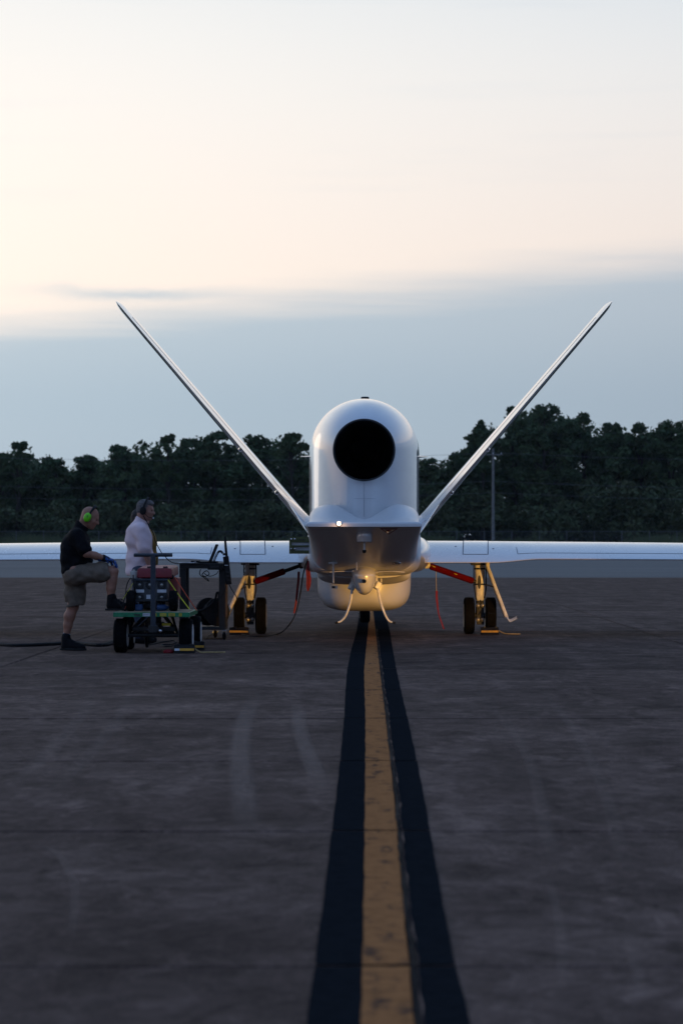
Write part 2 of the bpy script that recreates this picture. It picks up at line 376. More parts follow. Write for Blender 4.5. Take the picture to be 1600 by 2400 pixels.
# ------------------------------------------------------------------ the setting: ground, apron, taxi line
YE = 88.0                                    # far edge of the concrete apron
m = MB(); m.add([(-3000, -600, -.05), (3000, -600, -.05), (3000, 4000, -.05), (-3000, 4000, -.05)], [(0, 1, 2, 3)])
tag(m.build('grass_field', 'far_ground', smooth=False), kind='structure')
m = MB(); m.add([(-600, YE, -.03), (600, YE, -.03), (600, 185, -.03), (-600, 185, -.03)], [(0, 1, 2, 3)])
tag(m.build('runway', 'runway_asphalt', smooth=False), kind='structure')
XJ, SW = .135, 3.9; Y0, SL = 7.39 - 3 * 3.46, 3.46; GAP = .018
rows_n, c0, c1_ = 17, -4, 4
XA, XB, YA, YB = XJ + c0 * SW, XJ + c1_ * SW, Y0, Y0 + rows_n * SL
# bed under the slabs (joint filler) and the plain concrete around them
m = MB(); m.add([(XA, YA, -.014), (XB, YA, -.014), (XB, YB, -.014), (XA, YB, -.014)], [(0, 1, 2, 3)])
apron = tag(m.build('apron', 'joint_fill', smooth=False), kind='structure')
m = MB()
for (x0, x1, y0, y1) in ((-600, XA - GAP, -400, YE), (XB + GAP, 600, -400, YE), (XA - GAP, XB + GAP, -400, YA - GAP), (XA - GAP, XB + GAP, YB, YE)):
    m.add([(x0, y0, 0), (x1, y0, 0), (x1, y1, 0), (x0, y1, 0)], [(0, 1, 2, 3)])
o = m.build('outer_apron', 'concrete_slab', apron, smooth=False)
slab_me = None
for i in range(rows_n):
    for j in range(c0, c1_):
        x0, y0 = XJ + j * SW, Y0 + i * SL
        cx, cy = x0 + SW / 2, y0 + SL / 2
        if slab_me is None:
            bm = bmesh.new(); hw, hl = SW / 2 - GAP / 2, SL / 2 - GAP / 2; ch = .012
            lo = [bm.verts.new((sx_ * hw, sy * hl, -.012)) for sx_, sy in ((-1, -1), (1, -1), (1, 1), (-1, 1))]
            hi = [bm.verts.new((sx_ * (hw - ch), sy * (hl - ch), 0)) for sx_, sy in ((-1, -1), (1, -1), (1, 1), (-1, 1))]
            bm.faces.new(hi)
            for k in range(4): bm.faces.new((lo[k], lo[(k + 1) % 4], hi[(k + 1) % 4], hi[k]))
            bmesh.ops.recalc_face_normals(bm, faces=bm.faces)
            slab_me = bpy.data.meshes.new('slab'); bm.to_mesh(slab_me); bm.free(); slab_me.materials.append(MATS['concrete_slab'])
        o = bpy.data.objects.new('slab', slab_me); C.objects.link(o); o.parent = apron
        o.location = Vector((cx, cy, random.uniform(-.0015, .0015))) - wl(apron)
        o.rotation_euler = (random.uniform(-1, 1) * .0006, random.uniform(-1, 1) * .0006, 0)
# taxi line: yellow between two black borders, cut at the slab joints; it wanders a little like the painted one
LINE = [(1415, 824, 847, 858, 886), (1450, 819, 845, 862, 895), (1495, 806, 840, 867, 902), (1540, 797, 836, 872, 910), (1590, 793, 837, 878, 921), (1640, 791, 839, 884, 933), (1740, 782, 839, 895, 955),
        (1840, 771, 838, 905, 975), (1940, 758, 837, 914, 992), (2040, 747, 836, 922, 1010), (2140, 733, 834, 931, 1028), (2240, 720, 832, 941, 1050), (2352, 705, 828, 950, 1080)]
samp = []
for r in LINE:
    Yg = F * HC / (r[0] * 1.02041 - HY); samp.append((Yg, [(q * 1.02041 - CX) * Yg / F for q in r[1:]]))
samp.sort(); ys = [q[0] for q in samp]
def edge_x(k, Y): return float(np.interp(Y, ys, [q[1][k] for q in samp]))
line = thing('taxi_line', None, None, (0, 0, 0)); tag(line, kind='structure')
for name, ka, kb, mat, z in (('border_stripe', 0, 1, 'paint_black', .004), ('yellow_stripe', 1, 2, 'paint_yellow', .0045), ('border_stripe', 2, 3, 'paint_black', .004)):
    for i in range(rows_n):
        y0, y1 = Y0 + i * SL + GAP / 2 + .008, Y0 + (i + 1) * SL - GAP / 2 - .008
        if y1 > 60: continue
        m = MB(); v = []; n = 14
        for k in range(n + 1):
            Y = y0 + (y1 - y0) * k / n; jit = lambda s_: .0015 * math.sin(Y * 5.3 + s_) + .001 * math.sin(Y * 13 + s_ * 2)
            g = .002 if name == 'border_stripe' else 0
            v += [(edge_x(ka, Y) + jit(ka * 3) + (g if ka == 2 else 0), Y, z), (edge_x(kb, Y) + jit(kb * 3) - (g if kb == 1 else 0), Y, z)]
        m.add(v, [(2 * k, 2 * k + 1, 2 * k + 3, 2 * k + 2) for k in range(n)]); m.build(name, mat, line, smooth=False)
# the crack along the right of the yellow stripe
m = MB(); pts = [(edge_x(2, Y) + .010 + .003 * math.sin(Y * 1.1) + .0025 * math.sin(Y * 4.3) + .002 * math.sin(Y * 17.), Y, .0065) for Y in np.arange(4, 36, .05)]
m.ribbon(pts, (1, 0, 0), [.008 + .010 * abs(math.sin(i * .29) * math.sin(i * .113)) + random.uniform(0, .003) for i in range(len(pts))], .002); m.build('crack_sealant', 'joint_fill', line, smooth=False)
m = MB(); pts = [(p[0] + .014, p[1], .0062) for p in pts]
m.ribbon(pts, (1, 0, 0), [.001 + .008 * max(0, math.sin(i * .13) * math.sin(i * .37)) + random.uniform(0, .002) for i in range(len(pts))], .002); m.build('crack_lip', 'concrete_slab', line, smooth=False)
def scuff(pts, w, mat='scuff_faint'):
    pts = bez([gnd(*p) for p in pts], 8); me = bpy.data.meshes.new('tyre_scuff'); v = []; f = []; n = len(pts)
    for i, p in enumerate(pts):
        d = (pts[min(i + 1, n - 1)] - pts[max(i - 1, 0)]).normalized(); a = Vector((d.y, -d.x, 0)) * w / 2
        v += [p - a + Vector((0, 0, .004)), p + a + Vector((0, 0, .004))]
    f = [(2 * i, 2 * i + 1, 2 * i + 3, 2 * i + 2) for i in range(n - 1)]
    me.from_pydata(v, [], f); uv = me.uv_layers.new()
    for li, lp in enumerate(me.loops): uv.data[li].uv = (lp.vertex_index % 2, (lp.vertex_index // 2) / (n - 1))
    tag(finish('tyre_scuff', me, mat, None, (0, 0, 0), False), kind='structure')
scuff([(606, 1575), (570, 1635), (553, 1695), (552, 1765), (562, 1850), (572, 1950)], .18, 'scuff')
scuff([(684, 1600), (684, 1650), (698, 1710), (722, 1770), (740, 1830)], .15, 'scuff')
scuff([(0, 1960), (110, 1950), (165, 2020), (170, 2100), (150, 2200)], .05)
scuff([(1250, 2000), (1275, 2080), (1290, 2180), (1290, 2300)], .05)
scuff([(1440, 2150), (1465, 2240), (1455, 2330)], .05)
scuff([(215, 1560), (190, 1640), (100, 1740), (0, 1830)], .14)
scuff([(310, 1560), (280, 1640), (200, 1740), (90, 1850)], .14)
scuff([(1230, 1560), (1330, 1700), (1400, 1860), (1440, 2050)], .10)
scuff([(1080, 1560), (1200, 1720), (1250, 1900), (1280, 2000)], .10)

# ------------------------------------------------------------------ far background: trees, fence, pole
def leaf_quads(P, Nrm, size, asp=.6):
    n = len(P); a = np.cross(Nrm, RNG.normal(size=(n, 3))); a /= np.linalg.norm(a, axis=1)[:, None] + 1e-9; b_ = np.cross(Nrm, a)
    s_ = (size * RNG.uniform(.6, 1.4, n))[:, None]; a = a * s_; b_ = b_ * s_ * asp
    V = np.stack([P - a, P - .15 * a + b_, P + a, P + .1 * a - b_], 1).reshape(-1, 3); return V, np.arange(4 * n).reshape(-1, 4)
def crown_points(clumps, n):
    vol = np.array([c[3] * c[4] * c[5] for c in clumps]) ** (2 / 3.); cnt = np.maximum(20, (n * vol / vol.sum()).astype(int)); P = []; Nn = []
    for c, k in zip(clumps, cnt):
        d = RNG.normal(size=(k, 3)); d /= np.linalg.norm(d, axis=1)[:, None]
        r = RNG.uniform(.3, 1.1, k) ** .5 * (1 + .09 * RNG.normal(size=k))
        P.append(np.array(c[:3]) + d * r[:, None] * np.array(c[3:6])); Nn.append(d * .7 + RNG.normal(size=(k, 3)) * .6)
    Nn = np.concatenate(Nn); return np.concatenate(P), Nn / np.linalg.norm(Nn, axis=1)[:, None]
def tree(dx, dtop, wd, Y, style, label, mat='foliage', n=10000):
    top = at(dx, dtop, Y); H = top.z; rx = wd * 1.02041 * Y / F / 2; root = thing('tree', label, 'tree', (top.x, Y, 0), 'trees of the far treeline')
    clumps = []; limbs = []; dense = style == 'dense'
    base = H * (.22 if dense else .42); nc = 40 if dense else 20; zc_, rz = (base + H) / 2, (H - base) / 2
    if dense: rx *= 1.2
    for k in range(nc):
        d = RNG.normal(size=3); d /= np.linalg.norm(d); rr = random.uniform(.35, .95) ** .6
        cr = rx * random.uniform(.20, .34) * (1 if dense else .8)
        c = (top.x + d[0] * (rx - cr * .7) * rr, Y + d[1] * (rx - cr * .7) * rr, zc_ + abs(d[2]) ** .8 * math.copysign(1, d[2] + .15) * (rz - cr * .7) * rr); limbs.append(c + (cr, cr, cr))
        clumps.append(c + (cr * .8, cr * .8, cr * .6))
        for q in range(5 if dense else 4):
            v = RNG.normal(size=3); v /= np.linalg.norm(v); r2 = cr * random.uniform(.28, .5); clumps.append((c[0] + v[0] * cr * .85, c[1] + v[1] * cr * .85, c[2] + v[2] * cr * .7, r2 * 1.2, r2 * 1.2, r2 * .7))
    for q in range(5): r2 = rx * random.uniform(.10, .17); clumps.append((top.x + random.uniform(-.32, .32) * rx, Y, H - r2 - random.uniform(0, .10) * rz, r2 * 1.3, r2 * 1.3, r2))
    P, Nn = crown_points(clumps, n if dense else int(n * .42)); V, Q = leaf_quads(P, Nn, .26)
    npmesh('crown', V, Q, mat, root, (top.x, Y, (base + H) / 2))
    m = MB(); r0 = .18 + H * .012
    m.tube(bez([(top.x, Y, -.1), (top.x + random.uniform(-.3, .3), Y, H * .35), (top.x + random.uniform(-.5, .5), Y, H * .62), (top.x, Y, H * .93)], 5), [r0 * (1 - .9 * i / 15) for i in range(16)], 7)
    for c in limbs[::3] if style == 'dense' else limbs:
        zs = max(H * .28, c[2] - random.uniform(1.5, 3)); m.tube(bez([(top.x, Y, zs), (top.x * .5 + c[0] * .5, Y * .5 + c[1] * .5, zs * .4 + c[2] * .6), (c[0], c[1], c[2] + c[5] * .5)], 4), [.11 * (1 - .09 * i) for i in range(9)], 5)
    m.build('trunk', 'bark', root); return root
TREES = [
 (45, 1014, 78, 300, 'sparse', 'small tufted open tree at far left end of the treeline'),
 (2, 1038, 80, 303, 'dense', 'tree cut by the left edge of the picture'),
 (125, 1049, 110, 302, 'dense', 'low rounded tree just right of the tufted tree at far left'),
 (195, 1044, 90, 305, 'dense', 'low tree above the bald man in the treeline'),
 (283, 1020, 115, 300, 'dense', 'rounded tree rising above the gap between the two men'),
 (385, 996, 92, 298, 'sparse', 'feathery open branched tree left of the left tail fin'),
 (440, 1004, 90, 304, 'dense', 'dense tree between the feathery tree and left tail fin'),
 (495, 986, 130, 302, 'dense', 'tall dense tree crossed by the left tail fin'),
 (590, 997, 110, 304, 'dense', 'dense tree just right of the left tail fin'),
 (668, 994, 95, 300, 'sparse', 'open crowned tree with sky gaps left of the engine nacelle'),
 (770, 1010, 140, 306, 'dense', 'tree half hidden behind the left of engine nacelle'),
 (985, 1052, 80, 304, 'dense', 'low tree against the right flank of the engine nacelle'),
 (1041, 1040, 52, 300, 'dense', 'small pointed tree between nacelle and right tail fin'),
 (1108, 966, 90, 300, 'dense', 'stepped tree at left end of the tall right stand'),
 (1178, 934, 62, 303, 'dense', 'narrow high tree behind the right tail fin'),
 (1250, 922, 150, 300, 'dense', 'tallest broad crown of the treeline right of right tail fin'),
 (1338, 948, 70, 304, 'dense', 'tree on right shoulder of the tallest crown'),
 (1400, 968, 100, 302, 'dense', 'level topped tree third from the right edge of the picture'),
 (1470, 970, 100, 305, 'dense', 'level topped tree second from the right edge of the picture'),
 (1545, 962, 120, 301, 'dense', 'tree cut by the right edge of the picture'),
]
for i, t in enumerate(TREES): tree(t[0], t[1], t[2], t[3], t[4], t[5])
# wood that reads as one mass behind and below the single crowns
cl = []
top_x = [t[0] for t in sorted(TREES)]; top_y = [t[1] for t in sorted(TREES)]
for k in range(1300):
    dx = random.uniform(-420, 1990); Y = random.uniform(303, 322)
    ty = float(np.interp(dx, top_x, top_y)); X = (dx * 1.02041 - CX) * Y / F; H = HC - ((ty + 16) * 1.02041 - HY) * Y / F
    z = random.uniform(.05, .93) * H; r_ = random.uniform(.9, 1.9); cl.append((X, Y, min(z, H - r_ * .7), r_ * 1.2, r_ * 1.1, r_))
for k in range(420):
    dx = random.uniform(-420, 1990); Y = random.uniform(324, 332); ty = float(np.interp(dx, top_x, top_y)); X = (dx * 1.02041 - CX) * Y / F; H = HC - ((ty + 30) * 1.02041 - HY) * Y / F
    cl.append((X, Y, random.uniform(.0, .84) * H, 3.0, 1.6, 2.0))
P, Nn = crown_points(cl, 190000); V, Q = leaf_quads(P, Nn, .34); tag(npmesh('woodland', V, Q, 'foliage'), 'dark mass of woodland filling the far background below the crowns', 'woodland', kind='stuff')
cl = []
for k in range(420):
    dx = random.uniform(-420, 1990); Y = random.uniform(291, 301); X = (dx * 1.02041 - CX) * Y / F
    hmax = 8.5 if 960 < dx else 6.0
    r_ = random.uniform(.8, 1.6); cl.append((X, Y, random.uniform(.3, 1) ** 1.2 * hmax * random.uniform(.7, 1), r_ * 1.3, r_, r_ * .9))
P, Nn = crown_points(cl, 60000); V, Q = leaf_quads(P, Nn, .28); tag(npmesh('undergrowth', V, Q, 'foliage_olive'), 'olive thicket of bushes along the foot of the woodland', 'undergrowth', kind='stuff')
n = 26000; X = RNG.uniform(-70, 65, n); Yb = RNG.uniform(262, 290, n); hh = RNG.uniform(.7, 1.9, n) * (1 + .5 * np.sin(X * .31) * np.sin(X * .13 + 1))
wv = RNG.uniform(.04, .12, n); a_ = RNG.uniform(-.35, .35, n)
V = np.stack([np.stack([X - wv, Yb, np.zeros(n) - .05], 1), np.stack([X + wv, Yb, np.zeros(n) - .05], 1), np.stack([X + a_, Yb + RNG.uniform(-.3, .3, n), hh], 1)], 1).reshape(-1, 3)
tag(npmesh('tall_grass', V, np.arange(3 * n).reshape(-1, 3), 'foliage_grass'), 'tall pale grass growing along the far fence', 'grass', kind='stuff')
YF = 268.0; fence = thing('chain_link_fence', 'long grey chain link fence in front of the woodland', 'fence', (0, YF, 0))
FZ = 2.45
post = None
for k, x in enumerate(np.arange(-66, 64, 3.05)):
    if post is None:
        m = MB(); m.tube([(x, YF, -.1), (x, YF, FZ + .08)], .045, 8); post = m.build('post', 'fence_steel', fence)
    else:
        o = post.copy(); C.objects.link(o); o.location = post.location + Vector((x + 66, 0, 0))
m = MB(); m.tube([(-66, YF, FZ), (64, YF, FZ)], .03, 6); m.build('top_rail', 'fence_steel', fence)
m = MB(); m.add([(-66, YF + .06, .03), (64, YF + .06, .03), (64, YF + .06, FZ), (-66, YF + .06, FZ)], [(0, 1, 2, 3)]); m.build('mesh_fabric', 'chain_link', fence, smooth=False)
YP = 274.0; pt = at(1132, 1030, YP); bx = pt.x
pole = thing('utility_pole', 'grey wooden utility pole standing right of right tail fin', 'pole', (bx, YP, 0))
m = MB(); m.tube([(bx, YP, -.1), (bx, YP, pt.z)], [.19, .13], 12); m.build('post', 'pole_wood', pole)
m = MB(); m.box((bx, YP - .15, pt.z - .7), (2.2, .1, .12)); m.build('crossarm', 'pole_wood', pole, bevel=.01)
for k in (-1, 0, 1): m = MB(); m.lathe((bx + k * .9, YP - .15, pt.z - .64), (0, 0, 1), [(.03, 0), (.06, .05), (.04, .1), (.05, .15), (.0, .18)], 10); m.build('insulator', 'label_white', pole)
for k, (zz, lab) in enumerate(((pt.z - .48, 'upper'), (pt.z - 3.7, 'middle'), (pt.z - 5.0, 'lower'))):
    m = MB(); pts = [(bx + x, YP - .15, zz - .9 * (1 - ((abs(x) % 70) / 35 - 1) ** 2)) for x in np.arange(-105, 106, 5)]
    m.tube(pts, .014, 5); tag(m.build('overhead_wire', 'wire'), f'{lab} of the thin overhead wires crossing in front of the trees', 'wire', 'overhead wires')

# ------------------------------------------------------------------ the aircraft
AC = thing('uncrewed_aircraft', 'large white jet powered drone with V tail parked on the taxi line', 'aircraft', (0, 34, 0))
def sm(a, b_, x): t = max(0, min(1, (x - a) / (b_ - a))); return t * t * (3 - 2 * t)
def se(w, h, n, k): # lower half superellipse, from +w round the bottom to -w
    out = []
    for i in range(k + 1):
        t = math.pi * i / k; c_, s_ = math.cos(t), math.sin(t)
        out.append((w * math.copysign(abs(c_) ** (2 / n), c_), -h * abs(s_) ** (2 / n)))
    return out
YT = 28.7
UZ0, USL = 1.506, .251
def deck_z(x, Y, w):
    u = min(1, abs(x) / w); H = sm(29.0, 30.5, Y)
    hump = math.sqrt(max(0, 1 - ((u - .62) / .395) ** 2)) if u > .62 else .5 + .5 * math.cos(math.pi * (.62 - u) / .66)
    z = 1.538 + .05 * sm(29.3, 30.9, Y) + .19 * H * hump
    return z - .022 * max(0, (u - .93) / .07) ** 2
def under_z(Y): return UZ0 - (Y - YT) * USL
rings = []; RB = .034
stn = [(YT + RB * (1 - math.cos(q)), RB * (1 - math.sin(q))) for q in np.linspace(0.02, math.pi / 2, 10)] + [(Y, 0.) for Y in np.linspace(YT + RB * 1.6, YT + 2.45, 56)]
for Y, ins in stn:
    w = .69 + .012 * (Y - YT) / 2.45; ie = ins * .5
    top = [(x, Y, deck_z(x, Y, w) - ins) for x in np.linspace(-w + ie, w - ie, 49)]; ze = deck_z(w, Y, w) - ins
    bot = [(x, Y, ze + z) for x, z in se(w - ie, max(.003, ze - under_z(Y)), 4.6, 72)][1:-1]
    rings.append(top + bot)
m = MB(); m.loft(rings); tail_body = m.build('tail_body', 'aircraft_paint_satin', AC, angle=50)
def under_pt(sx_, sy):   # photo pixel (source) -> point on the sloping tail underside
    k = (sy - HY) / F; Y = (UZ0 + YT * USL - HC) / (USL - k); return Vector(((sx_ - CX) * Y / F, Y, HC - k * Y))
UN = Vector((0, -USL, -1)).normalized()
# main fuselage with belly, forward to the nose
st = [(31.12, .66, .905, 1.5), (31.2, .70, .875, 1.5), (31.5, .735, .845, 1.5), (32.3, .76, .832, 1.55), (33.5, .765, .82, 1.6), (36, .75, .72, 1.95), (37.5, .74, .62, 2.3), (39, .72, .68, 2.35), (40.3, .60, .80, 2.1), (41.2, .40, .98, 1.8), (41.7, .16, 1.15, 1.5), (41.8, .02, 1.28, 1.33)]
rings = []
sy_ = [q[0] for q in st]
for Y in sorted(set(list(np.linspace(31.12, 31.6, 9)) + list(np.linspace(31.6, 41.8, 40)))):
    w, zb, zt = (float(np.interp(Y, sy_, [q[k] for q in st])) for k in (1, 2, 3)); zm = zb + (zt - zb) * .55
    n_ = 4.2 if Y < 37 else 4.2 - 1.8 * sm(37, 41, Y)
    lo = [(x, Y, zm + z) for x, z in se(w, zm - zb, n_, 60)]; hi = [(-x, Y, zm - z) for x, z in se(w, zt - zm, n_, 60)][1:-1]
    rings.append(lo + hi)
m = MB(); m.loft(rings); m.build('fuselage', 'aircraft_paint_satin', AC, angle=50)
# rounded keel fairing between tail and pod
rings = []
for Y in np.linspace(31.45, 33.2, 14):
    e = sm(31.45, 31.9, Y); w = .50 + .12 * e; zb = .83 - .10 * e
    rings.append([(x, Y, .90 + z) for x, z in se(w, .90 - zb, 3, 40)])
m = MB(); m.loft(rings); m.build('keel_fairing', 'aircraft_paint_satin', AC, angle=50)
# big payload pod under the belly
rings = []
for Y in [33.5 - .85 * math.cos(q) for q in np.linspace(.03, math.pi / 2, 22)] + list(np.linspace(33.6, 36.6, 10)) + list(np.linspace(36.7, 37.4, 8)):
    e = max(0, 1 - ((33.5 - Y) / .85) ** 2.3) ** (1 / 2.3) if Y < 33.5 else 1; e2 = 1 - .75 * sm(36.4, 37.4, Y)
    w = .645 * (.03 + .97 * e) * (.6 + .4 * e2); zb = .345 + .26 * (1 - e) ** 1.3 + .2 * (1 - e2)
    rings.append([(x, Y, .86 + z) for x, z in se(w, .86 - zb, 4.0, 60)])
m = MB(); m.loft(rings); m.build('payload_pod', 'aircraft_paint_satin', AC, angle=50)
# engine nacelle: tombstone section, bullet-shaped plan towards the exhaust
def tomb(r, Y, zc=2.49, z0=1.38):
    p = [(r * math.cos(t), Y, zc + r * math.sin(t)) for t in np.linspace(0, math.pi, 61)]
    n_ = 14; left = [(-r, Y, zc + (z0 - zc) * k / n_) for k in range(1, n_ + 1)]; right = [(r, Y, z0 + (zc - z0) * k / n_) for k in range(n_)]
    return p + left + right
rings = []
for a_ in np.linspace(math.radians(88), 0, 54):
    t = math.sin(a_); r = .748 * max(0, 1 - t ** 2.25) ** (1 / 2.25); rings.append(tomb(max(r, .03), 33 - 2.28 * t))
for Y in np.linspace(33.3, 36.2, 8): rings.append(tomb(.748 - .01 * (Y - 33.3), Y))
for Y in np.linspace(36.4, 37.6, 8): rings.append(tomb(.72 * math.sqrt(max(.05, 1 - ((Y - 36.3) / 1.4) ** 2)), Y, 2.49 - .25 * sm(36.3, 37.6, Y)))
m = MB(); m.loft(rings); nac = m.build('engine_nacelle', 'aircraft_paint', AC, angle=60)
zE = HC + (1270 - 1056) / 183.5; rE = .392
mc = MB(); mc.lathe((0, 30.2, zE), (0, 1, 0), [(rE - .006, 0), (rE - .006, 2.3)], 72); cut = mc.build('cutter', 'gap_dark')
bo = nac.modifiers.new('cut', 'BOOLEAN'); bo.operation = 'DIFFERENCE'; bo.object = cut; bo.solver = 'EXACT'
dg = bpy.context.evaluated_depsgraph_get(); dg.update(); me = bpy.data.meshes.new_from_object(nac.evaluated_get(dg)); nac.modifiers.clear(); nac.data = me
bpy.data.objects.remove(cut); me.polygons.foreach_set('use_smooth', [True] * len(me.polygons)); me.set_sharp_from_angle(angle=math.radians(50))
def nac_y(x, z):      # rear skin of the nacelle
    r = abs(x) if z < 2.49 else math.hypot(x, z - 2.49); return 33 - 2.28 * max(0, 1 - (r / .748) ** 2.25) ** (1 / 2.25)
m = MB(); m.lathe((0, 0, zE), (0, 1, 0), [(rE, 31.5), (rE, 30.66), (rE - .006, 30.64), (rE - .014, 30.64), (rE - .02, 30.67), (rE - .05, 32.0), (.2, 32.2), (.0, 31.7)], 72, False); m.build('exhaust_nozzle', 'exhaust_black', AC)
m = MB(); m.lathe((0, 30.64, zE), (0, 1, 0), [(rE - .016, -.004), (rE + .003, -.004), (rE + .006, .01), (rE + .003, .03), (rE - .016, .03), (rE - .018, .01), (rE - .016, -.004)], 72, False); m.build('exhaust_lip', 'dark_metal', AC)
# seams on the nacelle back
m = MB(); m.ribbon([(0, nac_y(0, z) - .0015, z) for z in np.linspace(1.62, 2.05, 14)], (1, 0, 0), .006, .002); m.build('seam', 'seam_soft', nac, smooth=False)
m = MB(); m.ribbon([(x, nac_y(x, 1.85) - .0015, 1.85) for x in np.linspace(-.13, .14, 14)], (0, 0, 1), .004, .002); m.build('seam', 'seam_soft', nac, smooth=False)
# beacon on the nacelle top and the two side blades
bt = at(838, 917, 33.0)
m = MB(); m.lathe((bt.x, 33, 3.23), (0, 0, 1), [(.11, 0), (.11, .010), (.055, .014), (.055, .022), (.055, .046), (.045, .052), (0, .054)], 24); m.build('beacon', 'dark_metal', AC)
for s_ in (-1, 1):
    m = MB(); z = HC + (1270 - 1049 * 1.0204) / 173; rings = []
    for t in np.linspace(0, 1, 5):
        c_ = .16 * (1 - .75 * t); th = .016 * (1 - .8 * t); x = s_ * (.735 + .13 * t); rings.append([(x, 32.75 - c_ / 2, z), (x, 32.75, z + th), (x, 32.75 + c_ / 2, z), (x, 32.75, z - th)])
    m.loft(rings); m.build('antenna_blade', 'aircraft_paint_light', AC)
# V tail
def af(x, t): return 5 * t * (.2969 * math.sqrt(x) - .126 * x - .3516 * x * x + .2843 * x ** 3 - .1036 * x ** 4)
def fin(s_):
    a0 = Vector((s_ * .645, 0, 1.462)); a1 = Vector((s_ * 2.935, 0, 4.150)); sp = (a1 - a0).normalized(); nn = Vector((-s_ * sp.z, 0, abs(sp.x)))
    rings = []
    for t in list(np.linspace(0, .97, 30)) + [.985, .995, 1.0]:
        e = 1 if t < .97 else math.sqrt(max(0, 1 - ((t - .97) / .03) ** 2)) * .35 + .65
        te = 28.92 - .42 * t; c_ = (1.80 - 1.0 * t); th = (.135 * (1 - t) + .075 * t) * e; th += .02 * (1 - sm(0, .08, t)); p = a0.lerp(a1, t)
        te += (1 - e) * .25; c_ -= (1 - e) * .3
        xs = [1 - math.cos(math.pi / 2 * k / 16) for k in range(17)]
        up = [p + Vector((0, te + c_ * (1 - x), 0)) + nn * af(x, th) for x in xs[::-1]]; lo = [p + Vector((0, te + c_ * (1 - x), 0)) - nn * af(x, th) for x in xs[1:-1]]
        rings.append(up + lo)
    m = MB(); m.loft(rings); o = m.build('tail_fin', 'aircraft_paint', AC, angle=40)
    # hinge line of the ruddervator and an actuator fairing on the outer face
    for sg in (1, -1):
        m = MB(); pts = []
        for t in np.linspace(.12, .93, 20):
            te = 28.92 - .42 * t; c_ = 1.80 - t; th = (.135 * (1 - t) + .075 * t); p = a0.lerp(a1, t); x = .72
            pts.append(p + Vector((0, te + c_ * (1 - x), 0)) + nn * sg * (af(x, th) + .001))
        m.ribbon(pts, (0, 1, 0), .010, .002); m.build('hinge_gap', 'panel_seam', o, smooth=False)
    for t in (.17, .36):
        te = 28.92 - .42 * t; c_ = 1.80 - t; th = .135 * (1 - t) + .075 * t; p = a0.lerp(a1, t) + Vector((0, te + c_ * .30, 0)) - nn * (af(.70, th) - .004)
        rings = []
        for k in range(9):
            q = -1 + 2 * k / 8; r = .030 * math.sqrt(max(.02, 1 - q * q)); cc = p + Vector((0, q * .26, 0)); rings.append([cc + sp * (r * math.cos(u)) - nn * (r * .9 * math.sin(u)) for u in np.linspace(0, 2 * math.pi, 13)[:-1]])
        m = MB(); m.loft(rings); m.build('actuator_fairing', 'aircraft_paint_light', o)
    return o
for s_ in (-1, 1): fin(s_)
# wings
def wing_par(X):
    a = abs(X); u = max(0, (a - .6) / 17); c_ = 1.95 - 1.0 * u; te = 33.2 + .25 * u; dz = -.0008 * a * a if a < 6 else -.0008 * 36 - .0096 * (a - 6)
    drop = .050 * (1 - sm(1.75, 2.45, a)); return c_, te, dz, drop
def wing_up(X, s_):
    c_, te, dz, drop = wing_par(X); zt = 1.072 - drop; k = c_ / 1.95
    cr = 1.318
    if s_ < .62: z = zt + (cr - zt) * (1 - abs((s_ - .62) / .62) ** 1.75)
    else: z = 1.14 + (cr - 1.14) * math.sqrt(max(0, 1 - ((s_ - .62) / .38) ** 2))
    return Vector((X, te + c_ * s_, 1.14 + (z - 1.14) * (.3 + .7 * k) + dz))
def wing_lo(X, s_):
    c_, te, dz, drop = wing_par(X); k = c_ / 1.95; zt = 1.062 - drop
    z = zt - .016 * math.sin(math.pi * min(1, s_ / .8)) if s_ < .62 else zt - .012 + (1.14 - zt + .012) * (1 - math.sqrt(max(0, 1 - ((s_ - .62) / .38) ** 2)))
    return Vector((X, te + c_ * s_, 1.14 + (z - 1.14) * (.3 + .7 * k) + dz))
